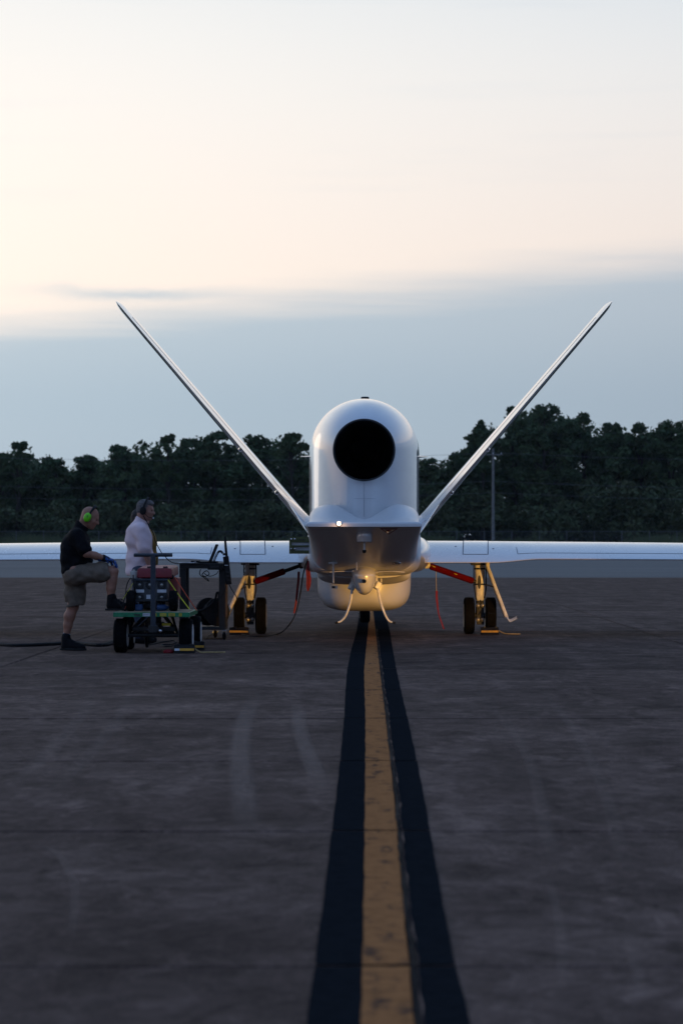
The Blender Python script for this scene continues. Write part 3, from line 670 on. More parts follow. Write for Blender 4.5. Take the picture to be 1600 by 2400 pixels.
def wing(s_):
    rings = []
    for a in list(np.linspace(.55, 3, 26)) + list(np.linspace(3.3, 17.4, 24)):
        X = s_ * a; ss = [.5 - .5 * math.cos(math.pi * k / 28) for k in range(29)]
        rings.append([wing_up(X, q) for q in ss] + [wing_lo(X, q) for q in ss[::-1]][1:])
    m = MB(); m.loft(rings); w = m.build('wing', 'aircraft_paint_light', AC, angle=50)
    def sheet(x0, x1, s0, s1, h, name, mat, nx=12, ny=8, skew=0.):
        v = []
        for i in range(nx + 1):
            for j in range(ny + 1):
                q = s0 + (s1 - s0) * j / ny; X = s_ * (x0 + (x1 - x0) * i / nx + skew * j / ny); v.append(wing_up(X, q) + Vector((0, -.25, 1)).normalized() * h)
        mm = MB(); mm.add(v, [(i * (ny + 1) + j, (i + 1) * (ny + 1) + j, (i + 1) * (ny + 1) + j + 1, i * (ny + 1) + j + 1) for i in range(nx) for j in range(ny)])
        return mm.build(name, mat, w)
    for (x0, x1, s0, s1, sk, g) in ((1.36, 1.72, .135, .60, .045, .013), (2.12, 5.6, .12, .29, .0, .008), (5.8, 9.4, .12, .29, 0, .008)):
        sheet(x0, x1, s0, s1, .0015, 'panel_gap', 'panel_seam', skew=sk, nx=24); sheet(x0 + g, x1 - g, s0 + g / 2, s1 - g / 2, .0035, 'spoiler_panel', 'aircraft_paint_light', skew=sk, nx=24)
    for (x, q) in ((1.28, .33), (1.80, .27)): 
        c_ = wing_up(s_ * x, q); m = MB(); m.lathe(c_ + Vector((0, 0, -.002)), (0, -.25, 1), [(.013, 0), (.013, .006), (0, .007)], 12); m.build('fastener_cap', 'panel_seam', w)
    # root fairing that blends wing into fuselage
    rings = []
    for Y in np.linspace(32.75, 35.6, 22):
        e = math.sin(math.pi * (Y - 32.7) / 2.95) ** .55
        rings.append([(s_ * (.70 + (.26 * e) * math.cos(t)), Y, 1.13 + (.26 * e) * math.sin(t)) for t in np.linspace(-math.pi / 2, math.pi / 2, 17)] + [(s_ * .62, Y, 1.13 + .2 * e), (s_ * .62, Y, 1.13 - .2 * e)])
    m = MB(); m.loft(rings); m.build('root_fairing', 'aircraft_paint', w, angle=50)
for s_ in (-1, 1): wing(s_)

# landing gear
def tyre_prof(r, w):
    out = []
    for k in range(17):
        t = math.pi * k / 16; out.append((r - .30 * r * (1 - abs(math.sin(t)) ** .45), -w / 2 * math.copysign(abs(math.cos(t)) ** .6, math.cos(t))))
    return out
def wheel(x, y, r, w, parent, tyre='tyre', hubmat='hub_metal', axis=(1, 0, 0)):
    m = MB(); c_ = Vector((x, y, r)); pr = tyre_prof(r, w); m.lathe(c_, axis, pr, 40)
    m.build(tyre, 'tyre_rubber', parent)
    # grooves: thin dark rings would vanish in black rubber, so raised ribs carry the tread
    m = MB(); m.lathe(c_, axis, [(0, -w * .53), (r * .16, -w * .53), (r * .18, -w * .505), (r * .55, -w * .508), (r * .62, -w * .525), (r * .66, -w * .505), (r * .66, w * .505), (r * .62, w * .525), (r * .55, w * .508), (r * .18, w * .505), (r * .16, w * .53), (0, w * .53)], 32)
    m.build('wheel_hub', hubmat, parent)
def tread(x, y, r, w, parent):
    for k in (-.3, -.1, .1, .3):
        m = MB(); m.lathe((x, y, r), (1, 0, 0), [(r * .985, k * w - w * .07), (r * 1.003, k * w - w * .06), (r * 1.003, k * w + w * .06), (r * .985, k * w + w * .07)], 40); m.build('tread_rib', 'tyre_rubber', parent)
YG = 34.2
def main_gear(s_, xg):
    m = MB()
    # fork leg: oval column that leans on the axle, with trunnion on top
    rings = []
    for z, wx, wy in ((1.06, .075, .06), (.95, .072, .065), (.80, .068, .07), (.64, .064, .07), (.56, .06, .065), (.50, .066, .07), (.47, .05, .055)):
        rings.append([(xg + wx * math.copysign(abs(math.cos(t)) ** .6, math.cos(t)), YG + wy * math.copysign(abs(math.sin(t)) ** .7, math.sin(t)), z) for t in np.linspace(0, 2 * math.pi, 33)[:-1]])
    m.loft(rings); g = m.build('landing_gear', 'strut_white', AC)
    m = MB(); rings = []      # recessed dish on the leg's rear face
    for k, (r, d) in enumerate(((.030, 0), (.026, .003), (.018, .008), (.0005, .010))):
        rings.append([(xg - .01 + r * math.cos(t) * .8, YG - .0715 - .002 + d * .5, .73 + r * 3.2 * math.sin(t)) for t in np.linspace(0, 2 * math.pi, 25)[:-1]])
    m.loft(rings); m.build('leg_recess', 'dark_metal', g)
    m = MB(); m.box((xg - s_ * .02, YG, 1.02), (.22, .16, .10)); m.tube([(xg - .13, YG, 1.0), (xg + .13, YG, 1.0)], .028, 12); m.build('trunnion', 'dark_metal', g, bevel=.008)
    m = MB(); m.tube([(xg + .085, YG - .05, 1.02), (xg + .085, YG - .05, .62), (xg + .06, YG - .06, .50)], .010, 8)
    m.tube([(xg - .085, YG - .04, 1.0), (xg - .088, YG - .05, .7), (xg - .05, YG - .06, .48)], .008, 8); m.build('hydraulic_line', 'black_rubber', g)
    for z in (.92, .70): m = MB(); m.lathe((xg, YG, z), (0, 0, 1), [(.070, -.012), (.082, -.010), (.082, .010), (.070, .012)], 24); m.build('clamp', 'dark_metal', g)
    m = MB(); m.tube([(xg - .16, YG, .258), (xg + .16, YG, .258)], .045, 16); m.lathe((xg, YG, .22), (0, 0, 1), [(.055, 0), (.06, .12), (.05, .27), (.04, .30)], 20); m.build('axle', 'dark_metal', g)
    for dx in (-.03, .035):
        for z in (.40, .20): m = MB(); m.lathe((xg + dx, YG - .055, z), (0, -1, 0), [(.030, 0), (.030, .05), (.018, .06), (0, .062)], 14); m.build('brake_piston', 'hub_metal', g)
    m = MB(); m.box((xg + .005, YG - .04, .30), (.10, .05, .34)); m.tube([(xg, YG - .07, .48), (xg + .05, YG - .09, .36), (xg - .02, YG - .08, .27)], .007, 6); m.build('torque_link', 'black_steel', g, bevel=.008)
    for q in (-1, 1):
        x = xg + q * .152; wheel(x, YG, .258, .150, g); tread(x, YG, .258, .150, g)
    # retraction brace: upper fitting, red safety sleeve, dark lower tube
    A = Vector((s_ * .80, YG - .25, 1.0)); B_ = Vector((xg - s_ * .06, YG - .06, .735))
    m = MB(); m.tube([A, B_], .026, 12); m.build('drag_brace', 'dark_metal', AC)
    lo_, hi_ = (.42, .97) if s_ < 0 else (.16, .95)
    d = B_ - A; m = MB(); m.tube([A + d * lo_, A + d * (lo_ + .02), A + d * (hi_ - .02), A + d * hi_], [.034, .046, .046, .040], 8); sl = m.build('safety_sleeve', 'red_sleeve', AC, angle=20)
    m = MB(); m.box(A + d * .03, (.16, .12, .10), Euler((0, math.radians(18 * s_), 0))); m.tube([A + d * .0 + Vector((0, -.08, 0)), A + Vector((0, .08, 0))], .05, 12); m.tube([A + d * .06, A + d * .15], .045, 12); m.build('brace_fitting', 'strut_white' if s_ > 0 else 'dark_metal', AC, bevel=.012)
    if s_ > 0:
        for q in (.22, .62): m = MB(); c_ = A + d * q + Vector((0, -.044, .012)); m.box(c_, (.06, .004, .012), Euler((0, math.atan2(-d.z, d.x), 0))); m.build('sleeve_label', 'label_yellow', sl, smooth=False)
    return g
XL, XR = -1.61, 1.635
main_gear(-1, XL); main_gear(1, XR)
def door(top, bot, mat, s_):
    a, b_ = at(*top, YG - .25), at(*bot, YG - .45); d = (b_ - a); m = MB()
    e = Vector((0, 1, 0)); w = d.cross(e).normalized(); rings = []
    for t in (0, .03, .5, .97, 1):
        c_ = a + d * t; ww = .022 if 0 < t < 1 else .016; rings.append([c_ + w * ww - e * .02, c_ + w * ww * .4 - e * .03, c_ - w * ww * .4 - e * .03, c_ - w * ww - e * .02, c_ - w * ww + e * .34, c_ + w * ww + e * .34])
    m.loft(rings); o = m.build('gear_door', mat, AC, angle=25)
    q = a + d * .40; m = MB(); m.tube([q, Vector((s_ * 1.68 if s_ > 0 else -1.66, YG, q.z + .04))], .010, 8); m.build('door_link', 'dark_metal', o); 
    m = MB(); m.box(a + Vector((0, .1, .04)), (.05, .20, .14)); m.build('door_hinge', 'strut_white', o, bevel=.01)
    return a, b_
door((567, 1312), (518, 1420), 'strut_white', -1); _, db = door((1120, 1302), (1164, 1420), 'strut_white', 1)
nt_tip = at(1186, 1420, YG - .45)
m = MB(); m.ribbon([db + Vector((-.005, -.035, .02)), db + Vector((.03, -.035, -.035)), db + Vector((.055, -.035, -.03)), nt_tip + Vector((0, -.035, .01))], (0, .95, .3), .10, .004); o = m.build('paper_tag', 'white_card', None, smooth=False); tag(o, 'folded white card tag hanging at the foot of right gear door', 'tag')
# nose gear
YN = 38.9
m = MB(); m.tube([(0.01, YN, .75), (0.01, YN, .30)], .05, 14); m.tube([(-.09, YN, .19), (.11, YN, .19)], .03, 10); ng = m.build('nose_gear', 'strut_white', AC)
wheel(.012, YN, .19, .165, ng); tread(.012, YN, .19, .165, ng)

# things under the tail
p = under_pt(853.5, 1252)
ax = Vector((0, -.12, -1)).normalized()
p = under_pt(853.5, 1250); ax = Vector((0, 0, -1))
m = MB(); m.lathe(p, ax, [(.03, -.045), (.07, -.035), (.09, -.012), (.095, .01), (.095, .095), (.091, .102), (.0, .104)], 32); bc = m.build('tail_beacon', 'aircraft_paint', AC)
m = MB(); m.lathe(p, ax, [(.084, .103), (.084, .108), (0, .109)], 32); m.build('beacon_underside', 'dark_metal', bc)
m = MB(); m.tube([p + ax * .105, p + ax * .12, p + ax * .22], [.022, .013, .012], 12); m.build('drain_stem', 'aircraft_paint_light', bc)
m = MB(); m.lathe(p + ax * .22, ax, [(.022, -.02), (.024, 0), (.018, .016), (0, .018)], 14); m.build('stem_tip', 'black_rubber', bc)
def under_flat(pts, h, name, mat, parent):
    v = [under_pt(*q) + UN * h for q in pts]; m = MB(); k = len(v); m.add(v + [q - UN * .002 for q in v], [tuple(range(k))] + [(i, (i + 1) % k, (i + 1) % k + k, i + k) for i in range(k)]); return m.build(name, mat, parent, smooth=False)
tri = under_flat([(890, 1238), (932, 1238), (911, 1252)], .004, 'warning_triangle', 'marking_red', tail_body)
under_flat([(895, 1239.2), (927, 1239.2), (911, 1250)], .0055, 'triangle_field', 'aircraft_paint', tri); under_flat([(902, 1240), (920, 1240), (911, 1246.5)], .007, 'triangle_core', 'marking_red', tri)
under_flat([(825, 1237.2), (880, 1237.2), (880, 1238.2), (825, 1238.2)], .003, 'seam', 'label_white', tail_body)
p = under_pt(929, 1321); m = MB(); m.lathe(p - UN * .02, UN, [(.055, 0), (.058, .022), (.050, .026), (.046, .022), (.03, .03), (0, .032)], 24); m.build('drain_port', 'chrome', tail_body)
p = under_pt(781, 1318); m = MB(); m.tube([p - Vector((0, 0, -.02)), p + Vector((0, 0, -.26))], .010, 8); m.tube([p + Vector((-.06, 0, -.01)), p + Vector((.05, 0, -.01))], .013, 8); m.build('whip_antenna', 'aircraft_paint_light', AC)
p2 = p + Vector((.035, -.02, .0)); m = MB(); m.box(p2, (.02, .02, .05)); m.build('antenna_bracket', 'hub_metal', AC, bevel=.003)
# egg shaped fairing with vent pipe, and two curved skid rods
YE_ = 31.05; rings = []
for k in range(25):
    q = -1 + 2 * k / 24; r = max(.01, (1 - abs(q) ** 2.4) ** (1 / 2.4)); Y = YE_ + q * (.34 if q < 0 else .8)
    rings.append([(.158 * r * math.cos(t), Y, .90 + (.13 if math.sin(t) > 0 else .275) * r * math.sin(t) - .0 + .04 * q) for t in np.linspace(0, 2 * math.pi, 37)[:-1]])
m = MB(); m.loft(rings); egg = m.build('tail_fairing', 'aircraft_paint', AC, angle=60)
m = MB(); m.lathe((.0, 30.76, .80), (0, 1, 0), [(.020, .08), (.026, -.06), (.026, -.10), (.021, -.10), (.020, .02), (0, .02)], 20); m.build('vent_pipe', 'exhaust_black', egg)
for pts in ([(826, 1366), (825, 1378), (821, 1410), (811, 1441), (800, 1455), (790, 1459)], [(881, 1362), (884, 1376), (892, 1413), (903, 1443), (912, 1456), (921, 1459)]):
    w3 = [Vector(((q[0] - CX) * 31.1 / F, 31.1, HC - (q[1] - HY) * 31.1 / F)) for q in pts]; w3[0] += Vector((0, .12, .06))
    m = MB(); c_ = bez(w3, 8); m.tube(c_, [.019 - .009 * i / len(c_) for i in range(len(c_))], 10); sk = m.build('skid_rod', 'strut_white', AC)
    m = MB(); d = (w3[-1] - w3[-2]).normalized(); m.tube([w3[-1] - d * .01, w3[-1] + d * .03], .014, 10); m.build('rod_tip', 'black_rubber', sk)
    m = MB(); m.box(w3[1] + Vector((0, .03, .02)), (.07, .10, .10), Euler((0, .5, .3))); m.build('rod_bracket', 'strut_white', sk, bevel=.012)
# small plates and lip trims across the tail's lower edge
for (x0, x1, y) in ((772, 838, 1341), (880, 948, 1341)):
    m = MB(); a, b_ = (Vector(((q - CX) * 31.0 / F, 31.0, HC - (y - HY) * 31.0 / F)) for q in (x0, x1)); mid = (a + b_) / 2 + Vector((0, -.03, .012)); m.ribbon(bez([a, mid, b_], 6), (0, 1, 0), .05, .010); m.build('lip_trim', 'aircraft_paint_light', tail_body)
for (x, y, w_, h_) in ((836, 1327, 3.4, 18), (827, 1338, 4, 3), (788, 1376, 5, 7), (893, 1360, 3, 9)):
    Y = 30.7 if y < 1350 else 31.5; m = MB(); c_ = Vector(((x - CX) * Y / F, Y - .14, HC - (y - HY) * Y / F)); m.box(c_, (w_ * Y / F, .02, h_ * Y / F)); m.build('bracket_tab', 'strut_white', AC, bevel=.003)
m = MB(); c_ = Vector(((783 - CX) * 31.5 / F, 31.4, HC - (1376 - HY) * 31.5 / F)); m.box(c_, (.06, .03, .03)); m.build('tie_down_lug', 'dark_metal', AC, bevel=.004)
# tail position light
p = at(778, 1203, YT - .02)
m = MB(); m.lathe(p, (0, -1, -.3), [(.034, -.03), (.034, .0), (.030, .006)], 20); tl = m.build('tail_light_base', 'chrome', AC)
m = MB(); m.lathe(p + Vector((0, -.004, -.002)), (0, -1, -.3), [(.020, 0), (.018, .010), (.011, .017), (0, .019)], 20); m.build('light_lens', 'tail_light', tl)
lp = bpy.data.lights.new('tail_lamp', 'POINT'); lp.energy = .35; lp.color = (1, .6, .35); lp.shadow_soft_size = .02
lo_ = bpy.data.objects.new('tail_lamp', lp); C.objects.link(lo_); lo_.parent = tl; lo_.location = Vector(p + Vector((0, -.06, -.01))) - wl(tl); WL[lo_.name] = p
# olive access door standing open at the left wing root
YD = 31.3; a, b_ = at(664, 1233, YD), at(712, 1272, YD)
dr = Vector(((a.x + b_.x) / 2, YD, (a.z + b_.z) / 2))
m = MB(); zt, zb, x0, x1 = a.z, b_.z, a.x, b_.x; H_ = zt - zb
for (z0, z1, xa, xb) in ((zt - H_ * .33, zt, x0, x1), (zb, zb + H_ * .20, x0, x1), (zb + H_ * .40, zb + H_ * .50, x0, x1)): m.box2((xa, YD, z0), (xb, YD + .018, z1))
m.box2((x0, YD + .001, zb + H_ * .2), (x0 + .03, YD + .017, zt - H_ * .33)); m.box2((x0 + .03, YD + .001, zb + H_ * .2), (x0 + .07, YD + .017, zb + H_ * .4))
dp = m.build('access_door', 'olive_panel', AC, bevel=.003, smooth=False)
m = MB(); m.box2((x0 + .02, YD + .019, zb + .02), (x1, YD + .024, zt - .02)); m.build('door_inset', 'window_pale', dp, smooth=False)
for (fx, fz) in ((.10, .86), (.27, .86), (.10, .28), (.27, .28)):
    m = MB(); m.lathe((x0 + (x1 - x0) * fx, YD, zb + H_ * fz), (0, -1, 0), [(.013, -.001), (.013, .008), (.008, .012), (0, .013)], 12); m.build('latch', 'chrome', dp)
m = MB(); m.box2((x0 + .13, YD - .006, zt - H_ * .20), (x0 + .20, YD + .001, zt - H_ * .16)); m.build('slot', 'gap_dark', dp, smooth=False)

# ------------------------------------------------------------------ streamers, cords, chocks
def text_mesh(txt, size):
    cu = bpy.data.curves.new('t', 'FONT'); cu.body = txt; cu.size = size; cu.align_x = 'CENTER'; cu.align_y = 'CENTER'
    o = bpy.data.objects.new('t', cu); C.objects.link(o); dg = bpy.context.evaluated_depsgraph_get(); dg.update()
    me = bpy.data.meshes.new_from_object(o.evaluated_get(dg)); bpy.data.objects.remove(o); return me
Y = 31.4
def ribbon_thing(name, pts, ws, mat, label, group='red safety streamers', wd=(1, 0, .0), Y=31.4):
    p3 = bez([at(*q, Y) for q in pts], 6); n = len(p3); w_ = [float(np.interp(i / (n - 1), np.linspace(0, 1, len(ws)), ws)) for i in range(n)]
    m = MB(); m.ribbon(p3, wd, w_, .003); o = m.build(name, mat, None, smooth=False); tag(o, label, 'streamer', group); return o
o = ribbon_thing('safety_streamer', [(708, 1288), (707, 1310), (709, 1330), (708, 1346), (707, 1358)], [.015, .055, .062, .055, .02], 'red_ribbon', 'wide red streamer with dark lettering hanging from left flank of the tail')
me = text_mesh('REMOVE BEFORE FLIGHT', .026); 
for v in me.vertices: v.co = Vector((-v.co.y, 0, v.co.x)); 
c_ = at(708.5, 1330, 31.4) + Vector((0, -.006, 0)); t = finish('lettering', me, 'text_dark', o, c_, False)
ribbon_thing('safety_streamer', [(686, 1313), (685, 1335), (682, 1360), (680, 1382), (677, 1399), (675, 1409)], [.035, .035, .032, .030, .028, .02], 'red_ribbon', 'long narrow red streamer hanging from the left gear brace', Y=33.6, wd=(1, .5, 0))
o = ribbon_thing('safety_streamer', [(1002.5, 1357), (1002.5, 1370), (1004, 1388), (1007, 1410), (1013, 1428), (1019, 1445)], [.036, .036, .03, .02, .02, .025], 'red_ribbon', 'red streamer on a thin cord below the right gear brace', Y=33.2, wd=(1, .8, 0))
m = MB(); m.tube([at(1001, 1313, 33.2), at(1001.5, 1335, 33.2), at(1002, 1358, 33.2)], .004, 6); m.build('cord', 'rope', o)
def cable(name, pts, r, mat, label, cat='cable', group=None):
    m = MB(); m.tube(bez(pts, 8), r, 8); return tag(m.build(name, mat), label, cat, group)
cable('power_cable', [at(716, 1276, 31.2), at(705, 1290, 31.6), at(696, 1320, 32), at(690, 1360, 32.3), at(680, 1405, 32.3), at(664, 1435, 32), gnd(640, 1459) + Vector((0, 0, .02)), gnd(600, 1464) + Vector((0, 0, .012)), gnd(562, 1461) + Vector((0, 0, .012)), gnd(545, 1453) + Vector((0, 0, .03)), at(543, 1440, 33.3)], .009, 'black_rubber', 'thin black cable drooping from left tail flank to the ground')
hp = [gnd(x, 1484 + 3 * math.sin(x * .03)) for x in (-120, -40, 30, 100, 170, 230)] + [gnd(262, 1477), gnd(300, 1470), gnd(330, 1476)]
cable('ground_hose', [q + Vector((0, 0, .022)) for q in hp], .022, 'black_rubber', 'thick black hose lying on the concrete behind the standing boot', 'hose')
cable('ground_hose', [q + Vector((.04, .06, .018)) for q in hp[:7]], .018, 'black_rubber', 'thinner black hose running just behind the thick one', 'hose')
cable('loose_lead', [gnd(*q) + Vector((0, 0, .01)) for q in ((345, 1483), (365, 1478), (385, 1475), (398, 1473), (405, 1477), (390, 1482), (372, 1483), (380, 1487), (405, 1484))], .008, 'black_rubber', 'thin dark lead coiled on the concrete under the cart')
def chock(x, y, w, lab, rope_pts=None, white=0.):
    t = thing('wheel_chock', lab, 'chock', (x, y, 0), 'black and yellow wheel chocks')
    m = MB(); prof = [(-.075, 0), (.075, 0), (.05, .065), (.02, .10), (-.02, .10), (-.05, .065)]
    m.loft([[(x + q, y + p_[0], p_[1] + .002) for p_ in prof] for q in (-w / 2, w / 2)]); m.build('block', 'black_rubber', t, bevel=.006)
    m = MB(); d = Vector((0, -.078, .034))
    yq = y - .0672; m.box((x + white * w / 2, yq, .045), (w * (.96 - white), .006, .028), Euler((math.radians(-21), 0, 0))); m.build('stripe', 'chock_yellow', t, smooth=False)
    if white: m = MB(); m.box((x - w * .48 + white * w / 2, yq, .045), (w * white * .97, .006, .028), Euler((math.radians(-21), 0, 0))); m.build('stripe', 'label_white', t, smooth=False)
    for q in (-.3, .35): m = MB(); m.lathe((x + q * w, y - .02, .098), (0, 0, 1), [(.02, 0), (.02, .012), (.0, .014)], 10); m.build('bolt', 'dark_metal', t)
    if rope_pts: m = MB(); m.tube(bez([Vector(q) for q in rope_pts], 6), .008, 6); m.build('rope', 'rope', t)
c_ = gnd(549, 1455); yq = YG - .34
chock(at(549, 1450, yq).x, yq, .27, 'black chock with yellow stripe against the left main gear wheel')
xq = at(1124, 1450, yq).x
chock(xq, yq, .25, 'black chock with yellow stripe against the right main gear wheel', [(xq + .12, yq, .06), (xq + .2, yq - .05, .02), (xq + .3, yq - .1, .012), (xq + .42, yq - .08, .012), (xq + .33, yq - .02, .012), (xq + .2, yq + .02, .012)])

# ------------------------------------------------------------------ the green cart and what stands on it
def sp_(sx_, sy, Y): return Vector(((sx_ - CX) * Y / F, Y, HC - (sy - HY) * Y / F))     # source pixel at depth
X0, X1, YC0, YC1, ZD = -2.918, -2.028, 28.12, 29.47, .477
cart = thing('flatbed_cart', 'low green flatbed cart on black tyres with upright tow handle', 'cart', ((X0 + X1) / 2, 28.8, 0))
m = MB(); m.box2((X0, YC0, ZD - .052), (X1, YC0 + .03, ZD)); m.box2((X0, YC1 - .03, ZD - .052), (X1, YC1, ZD)); m.box2((X0, YC0 + .03, ZD - .052), (X0 + .03, YC1 - .03, ZD)); m.box2((X1 - .03, YC0 + .03, ZD - .052), (X1, YC1 - .03, ZD)); m.box2((X0 + .03, YC0 + .03, ZD - .04), (X1 - .03, YC1 - .03, ZD - .012))
rail = m.build('deck', 'green_paint', cart, bevel=.004, smooth=False)
for k in range(5):
    xa = X0 + .034 + k * .165; m = MB(); m.box2((xa, YC0 + .034, ZD - .012), (xa + .160, YC1 - .034, ZD + .003 + random.uniform(0, .003))); m.build('plank', 'plywood', cart, bevel=.003, smooth=False)
for (xa, xb, mat) in ((.345, .43, 'label_white'), (.445, .505, 'label_yellow'), (.545, .62, 'label_yellow'), (.645, .72, 'label_yellow'), (.765, .80, 'label_yellow')):
    m = MB(); m.box2((X0 + xa, YC0 - .003, ZD - .044), (X0 + xb, YC0 + .001, ZD - .008)); lb = m.build('sticker', mat, rail, smooth=False)
    for q in range(3):
        m = MB(); m.box2((X0 + xa + .008, YC0 - .0042, ZD - .020 - q * .009), (X0 + xb - .008 - .012 * (q % 2), YC0 - .0025, ZD - .0175 - q * .009))
        if mat == 'label_white' and q == 2: continue
        m.build('print_line', 'panel_seam', rail, smooth=False)
m = MB(); m.box2((X0 + .245, YC0 - .002, ZD - .034), (X0 + .315, YC0 + .001, ZD - .020)); m.build('hand_slot', 'gap_dark', rail, smooth=False)
for (x, y, w_) in ((-2.855, 28.42, .155), (-2.09, 28.42, .155), (-2.855, 29.3, .14), (-2.045, 29.3, .14)):
    wheel(x, y, .20, w_, cart, hubmat='hub_white'); tread(x, y, .20, w_, cart)
m = MB(); m.tube([(-2.78, 28.42, .20), (-2.16, 28.42, .20)], .024, 10); m.box2((-2.72, 28.40, .255), (-2.22, 28.46, .30)); m.build('front_axle', 'black_steel', cart, bevel=.004)
m = MB(); m.tube([(-2.79, 29.3, .20), (-2.11, 29.3, .20)], .024, 10); m.build('rear_axle', 'black_steel', cart)
for (a, b_) in (((-2.72, 28.43, .28), (-2.58, 28.6, .43)), ((-2.22, 28.43, .26), (-2.36, 28.55, .43)), ((-2.72, 28.43, .22), (-2.56, 29.2, .40)), ((-2.20, 28.43, .22), (-2.32, 29.2, .40))):
    m = MB(); m.tube([a, b_], .022, 8); m.build('brace', 'black_steel', cart)
m = MB(); m.lathe((-2.47, 28.5, .30), (0, 0, 1), [(.10, 0), (.12, .02), (.12, .05), (.08, .06), (.08, .125)], 24); m.build('turntable', 'black_steel', cart)
m = MB(); m.lathe((-2.60, 29.0, .20), (1, 0, 0), [(.15, -.02), (.17, -.015), (.17, .015), (.15, .02), (.148, 0)], 28); m.build('spare_rim', 'black_steel', cart)
hx = -2.435; YH = 27.92
m = MB(); m.box2((hx - .029, YH - .02, .31), (hx + .029, YH + .02, 1.145)); hb = m.build('tow_handle', 'blue_grey_steel', cart, bevel=.005, smooth=False)
m = MB(); a, b_ = sp_(313.5, 1301, YH), sp_(404, 1301, YH); m.tube([a, a.lerp(b_, .01), a.lerp(b_, .99), b_], [.017, .021, .021, .017], 12); m.build('cross_grip', 'blue_grey_steel', hb)
m = MB(); m.box2((hx - .05, YH - .03, .25), (hx + .05, YH + .05, .33)); m.tube([(hx - .07, YH, .28), (hx + .08, YH, .28)], .016, 10); m.box2((hx - .03, YH + .05, .26), (hx + .03, 28.42, .30)); m.build('tow_yoke', 'black_steel', cart, bevel=.005)
m = MB(); m.lathe((hx + .085, YH - .01, .27), (0, -1, 0), [(.018, 0), (.018, .012), (.01, .018), (0, .019)], 10); m.build('yoke_bolt', 'chrome', cart)
m = MB(); m.box2((-2.37, 28.38, .315), (-2.27, 28.395, .345)); m.build('reflector', 'label_yellow', cart, smooth=False)
cz = 28.18; chock(-2.09, cz, .235, 'black chock with white and yellow stripe against the front right cart wheel', [(-1.97, cz + .02, .05), (-1.9, cz - .05, .015), (-1.82, cz + .02, .012), (-1.7, cz + .0, .012), (-1.62, cz + .03, .012)], white=.25)
chock(-1.985, 29.02, .14, 'small black chock with yellow stripe behind the white hubbed cart wheel')
t = thing('rubber_block', 'small dull red rubber block on concrete left of cart chock', 'block', (-2.28, 28.2, 0)); m = MB(); rings = []
for z, r in ((0, .045), (.02, .05), (.035, .04), (.045, .015)): rings.append([(-2.28 + r * 1.3 * math.cos(q), 28.2 + r * math.sin(q), z + .002) for q in np.linspace(0, 6.283, 17)[:-1]])
m.loft(rings); m.build('lump', 'cabinet_red', t)
# wheeled blower unit on the cart
unit = thing('blower_unit', 'wheeled ground unit with red cover and grey fan panel on the green cart', 'ground unit', (-2.52, 28.9, ZD + .005))
m = MB(); m.box2((-2.737, 28.62, .60), (-2.328, 29.05, .838)); cab = m.build('fan_cabinet', 'cabinet_grey', unit, bevel=.008)
m = MB(); m.box2((-2.745, 28.60, .838), (-2.32, 29.06, .862)); m.build('cabinet_lip', 'blue_grey_steel', unit, bevel=.004)
for (sx_, sy) in ((327, 1371), (351, 1371), (379, 1371), (327, 1400), (379, 1400)):
    c_ = sp_(sx_, sy, 28.62); m = MB(); m.lathe(c_ + Vector((0, .0, 0)), (0, -1, 0), [(.050, -.01), (.050, .006), (.044, .010), (.041, .004), (.038, -.012), (.020, -.014)], 28, False); fn = m.build('fan_housing', 'black_steel', cab)
    m = MB(); m.lathe(c_, (0, -1, 0), [(.017, -.01), (.017, .004), (.010, .009), (0, .010)], 16); m.build('fan_hub', 'hub_metal', fn) if False else m.build('fan_hub', 'hub_metal', cab)
    for r in (.026, .034): m = MB(); m.lathe(c_, (0, -1, 0), [(r - .0015, .006), (r + .0015, .006), (r + .0015, .009), (r - .0015, .009), (r - .0015, .006)], 24, False); m.build('finger_guard', 'dark_metal', cab)
for sx_ in (327, 379):
    c_ = sp_(sx_, 1385.5, 28.616); m = MB(); m.box(c_, (.108, .006, .036)); m.build('name_plate', 'label_white', cab, bevel=.001, smooth=False)
c_ = sp_(348, 1399, 28.616); m = MB(); m.box(c_, (.05, .006, .05)); m.build('gauge_plate', 'label_white', cab, smooth=False)
rings = []
for z, i_, bk in ((.872, 0, 29.5), (.965, .004, 29.48), (.985, .018, 29.46)):
    rings.append([(-2.692 + i_, 28.66 + i_, z), (-2.275 - i_, 28.66 + i_, z), (-2.262 - i_, bk, z + .03), (-2.68 + i_, bk, z + .03)])
m = MB(); m.loft(rings); cov = m.build('red_cover', 'cabinet_red', unit, bevel=.010, angle=50)
m = MB(); m.add([(-2.672, 28.682, .987), (-2.295, 28.682, .987), (-2.284, 29.44, 1.0165), (-2.66, 29.44, 1.0165)], [(0, 1, 2, 3)]); m.add([(-2.672, 28.682, .9865), (-2.295, 28.682, .9865), (-2.284, 29.44, 1.016), (-2.66, 29.44, 1.016)], [(0, 1, 2, 3)]); m.build('cover_lid', 'cabinet_red_top', cov, smooth=False)
for (x, y) in ((-2.55, 28.75), (-2.36, 28.75)): m = MB(); m.box((x, y, .998), (.055, .03, .02)); m.build('cover_latch', 'dark_metal', cov, bevel=.004)
m = MB(); m.box2((-2.34, 29.06, .60), (-2.237, 29.5, .868)); m.box2((-2.70, 29.06, .60), (-2.36, 29.5, .868)); m.build('side_body', 'cabinet_red_top', unit, bevel=.008)
m = MB(); m.lathe((-2.285, 28.7, .885), (0, -1, 0), [(.025, -.02), (.03, .0), (.02, .012), (0, .014)], 14); m.build('cap', 'black_rubber', unit)
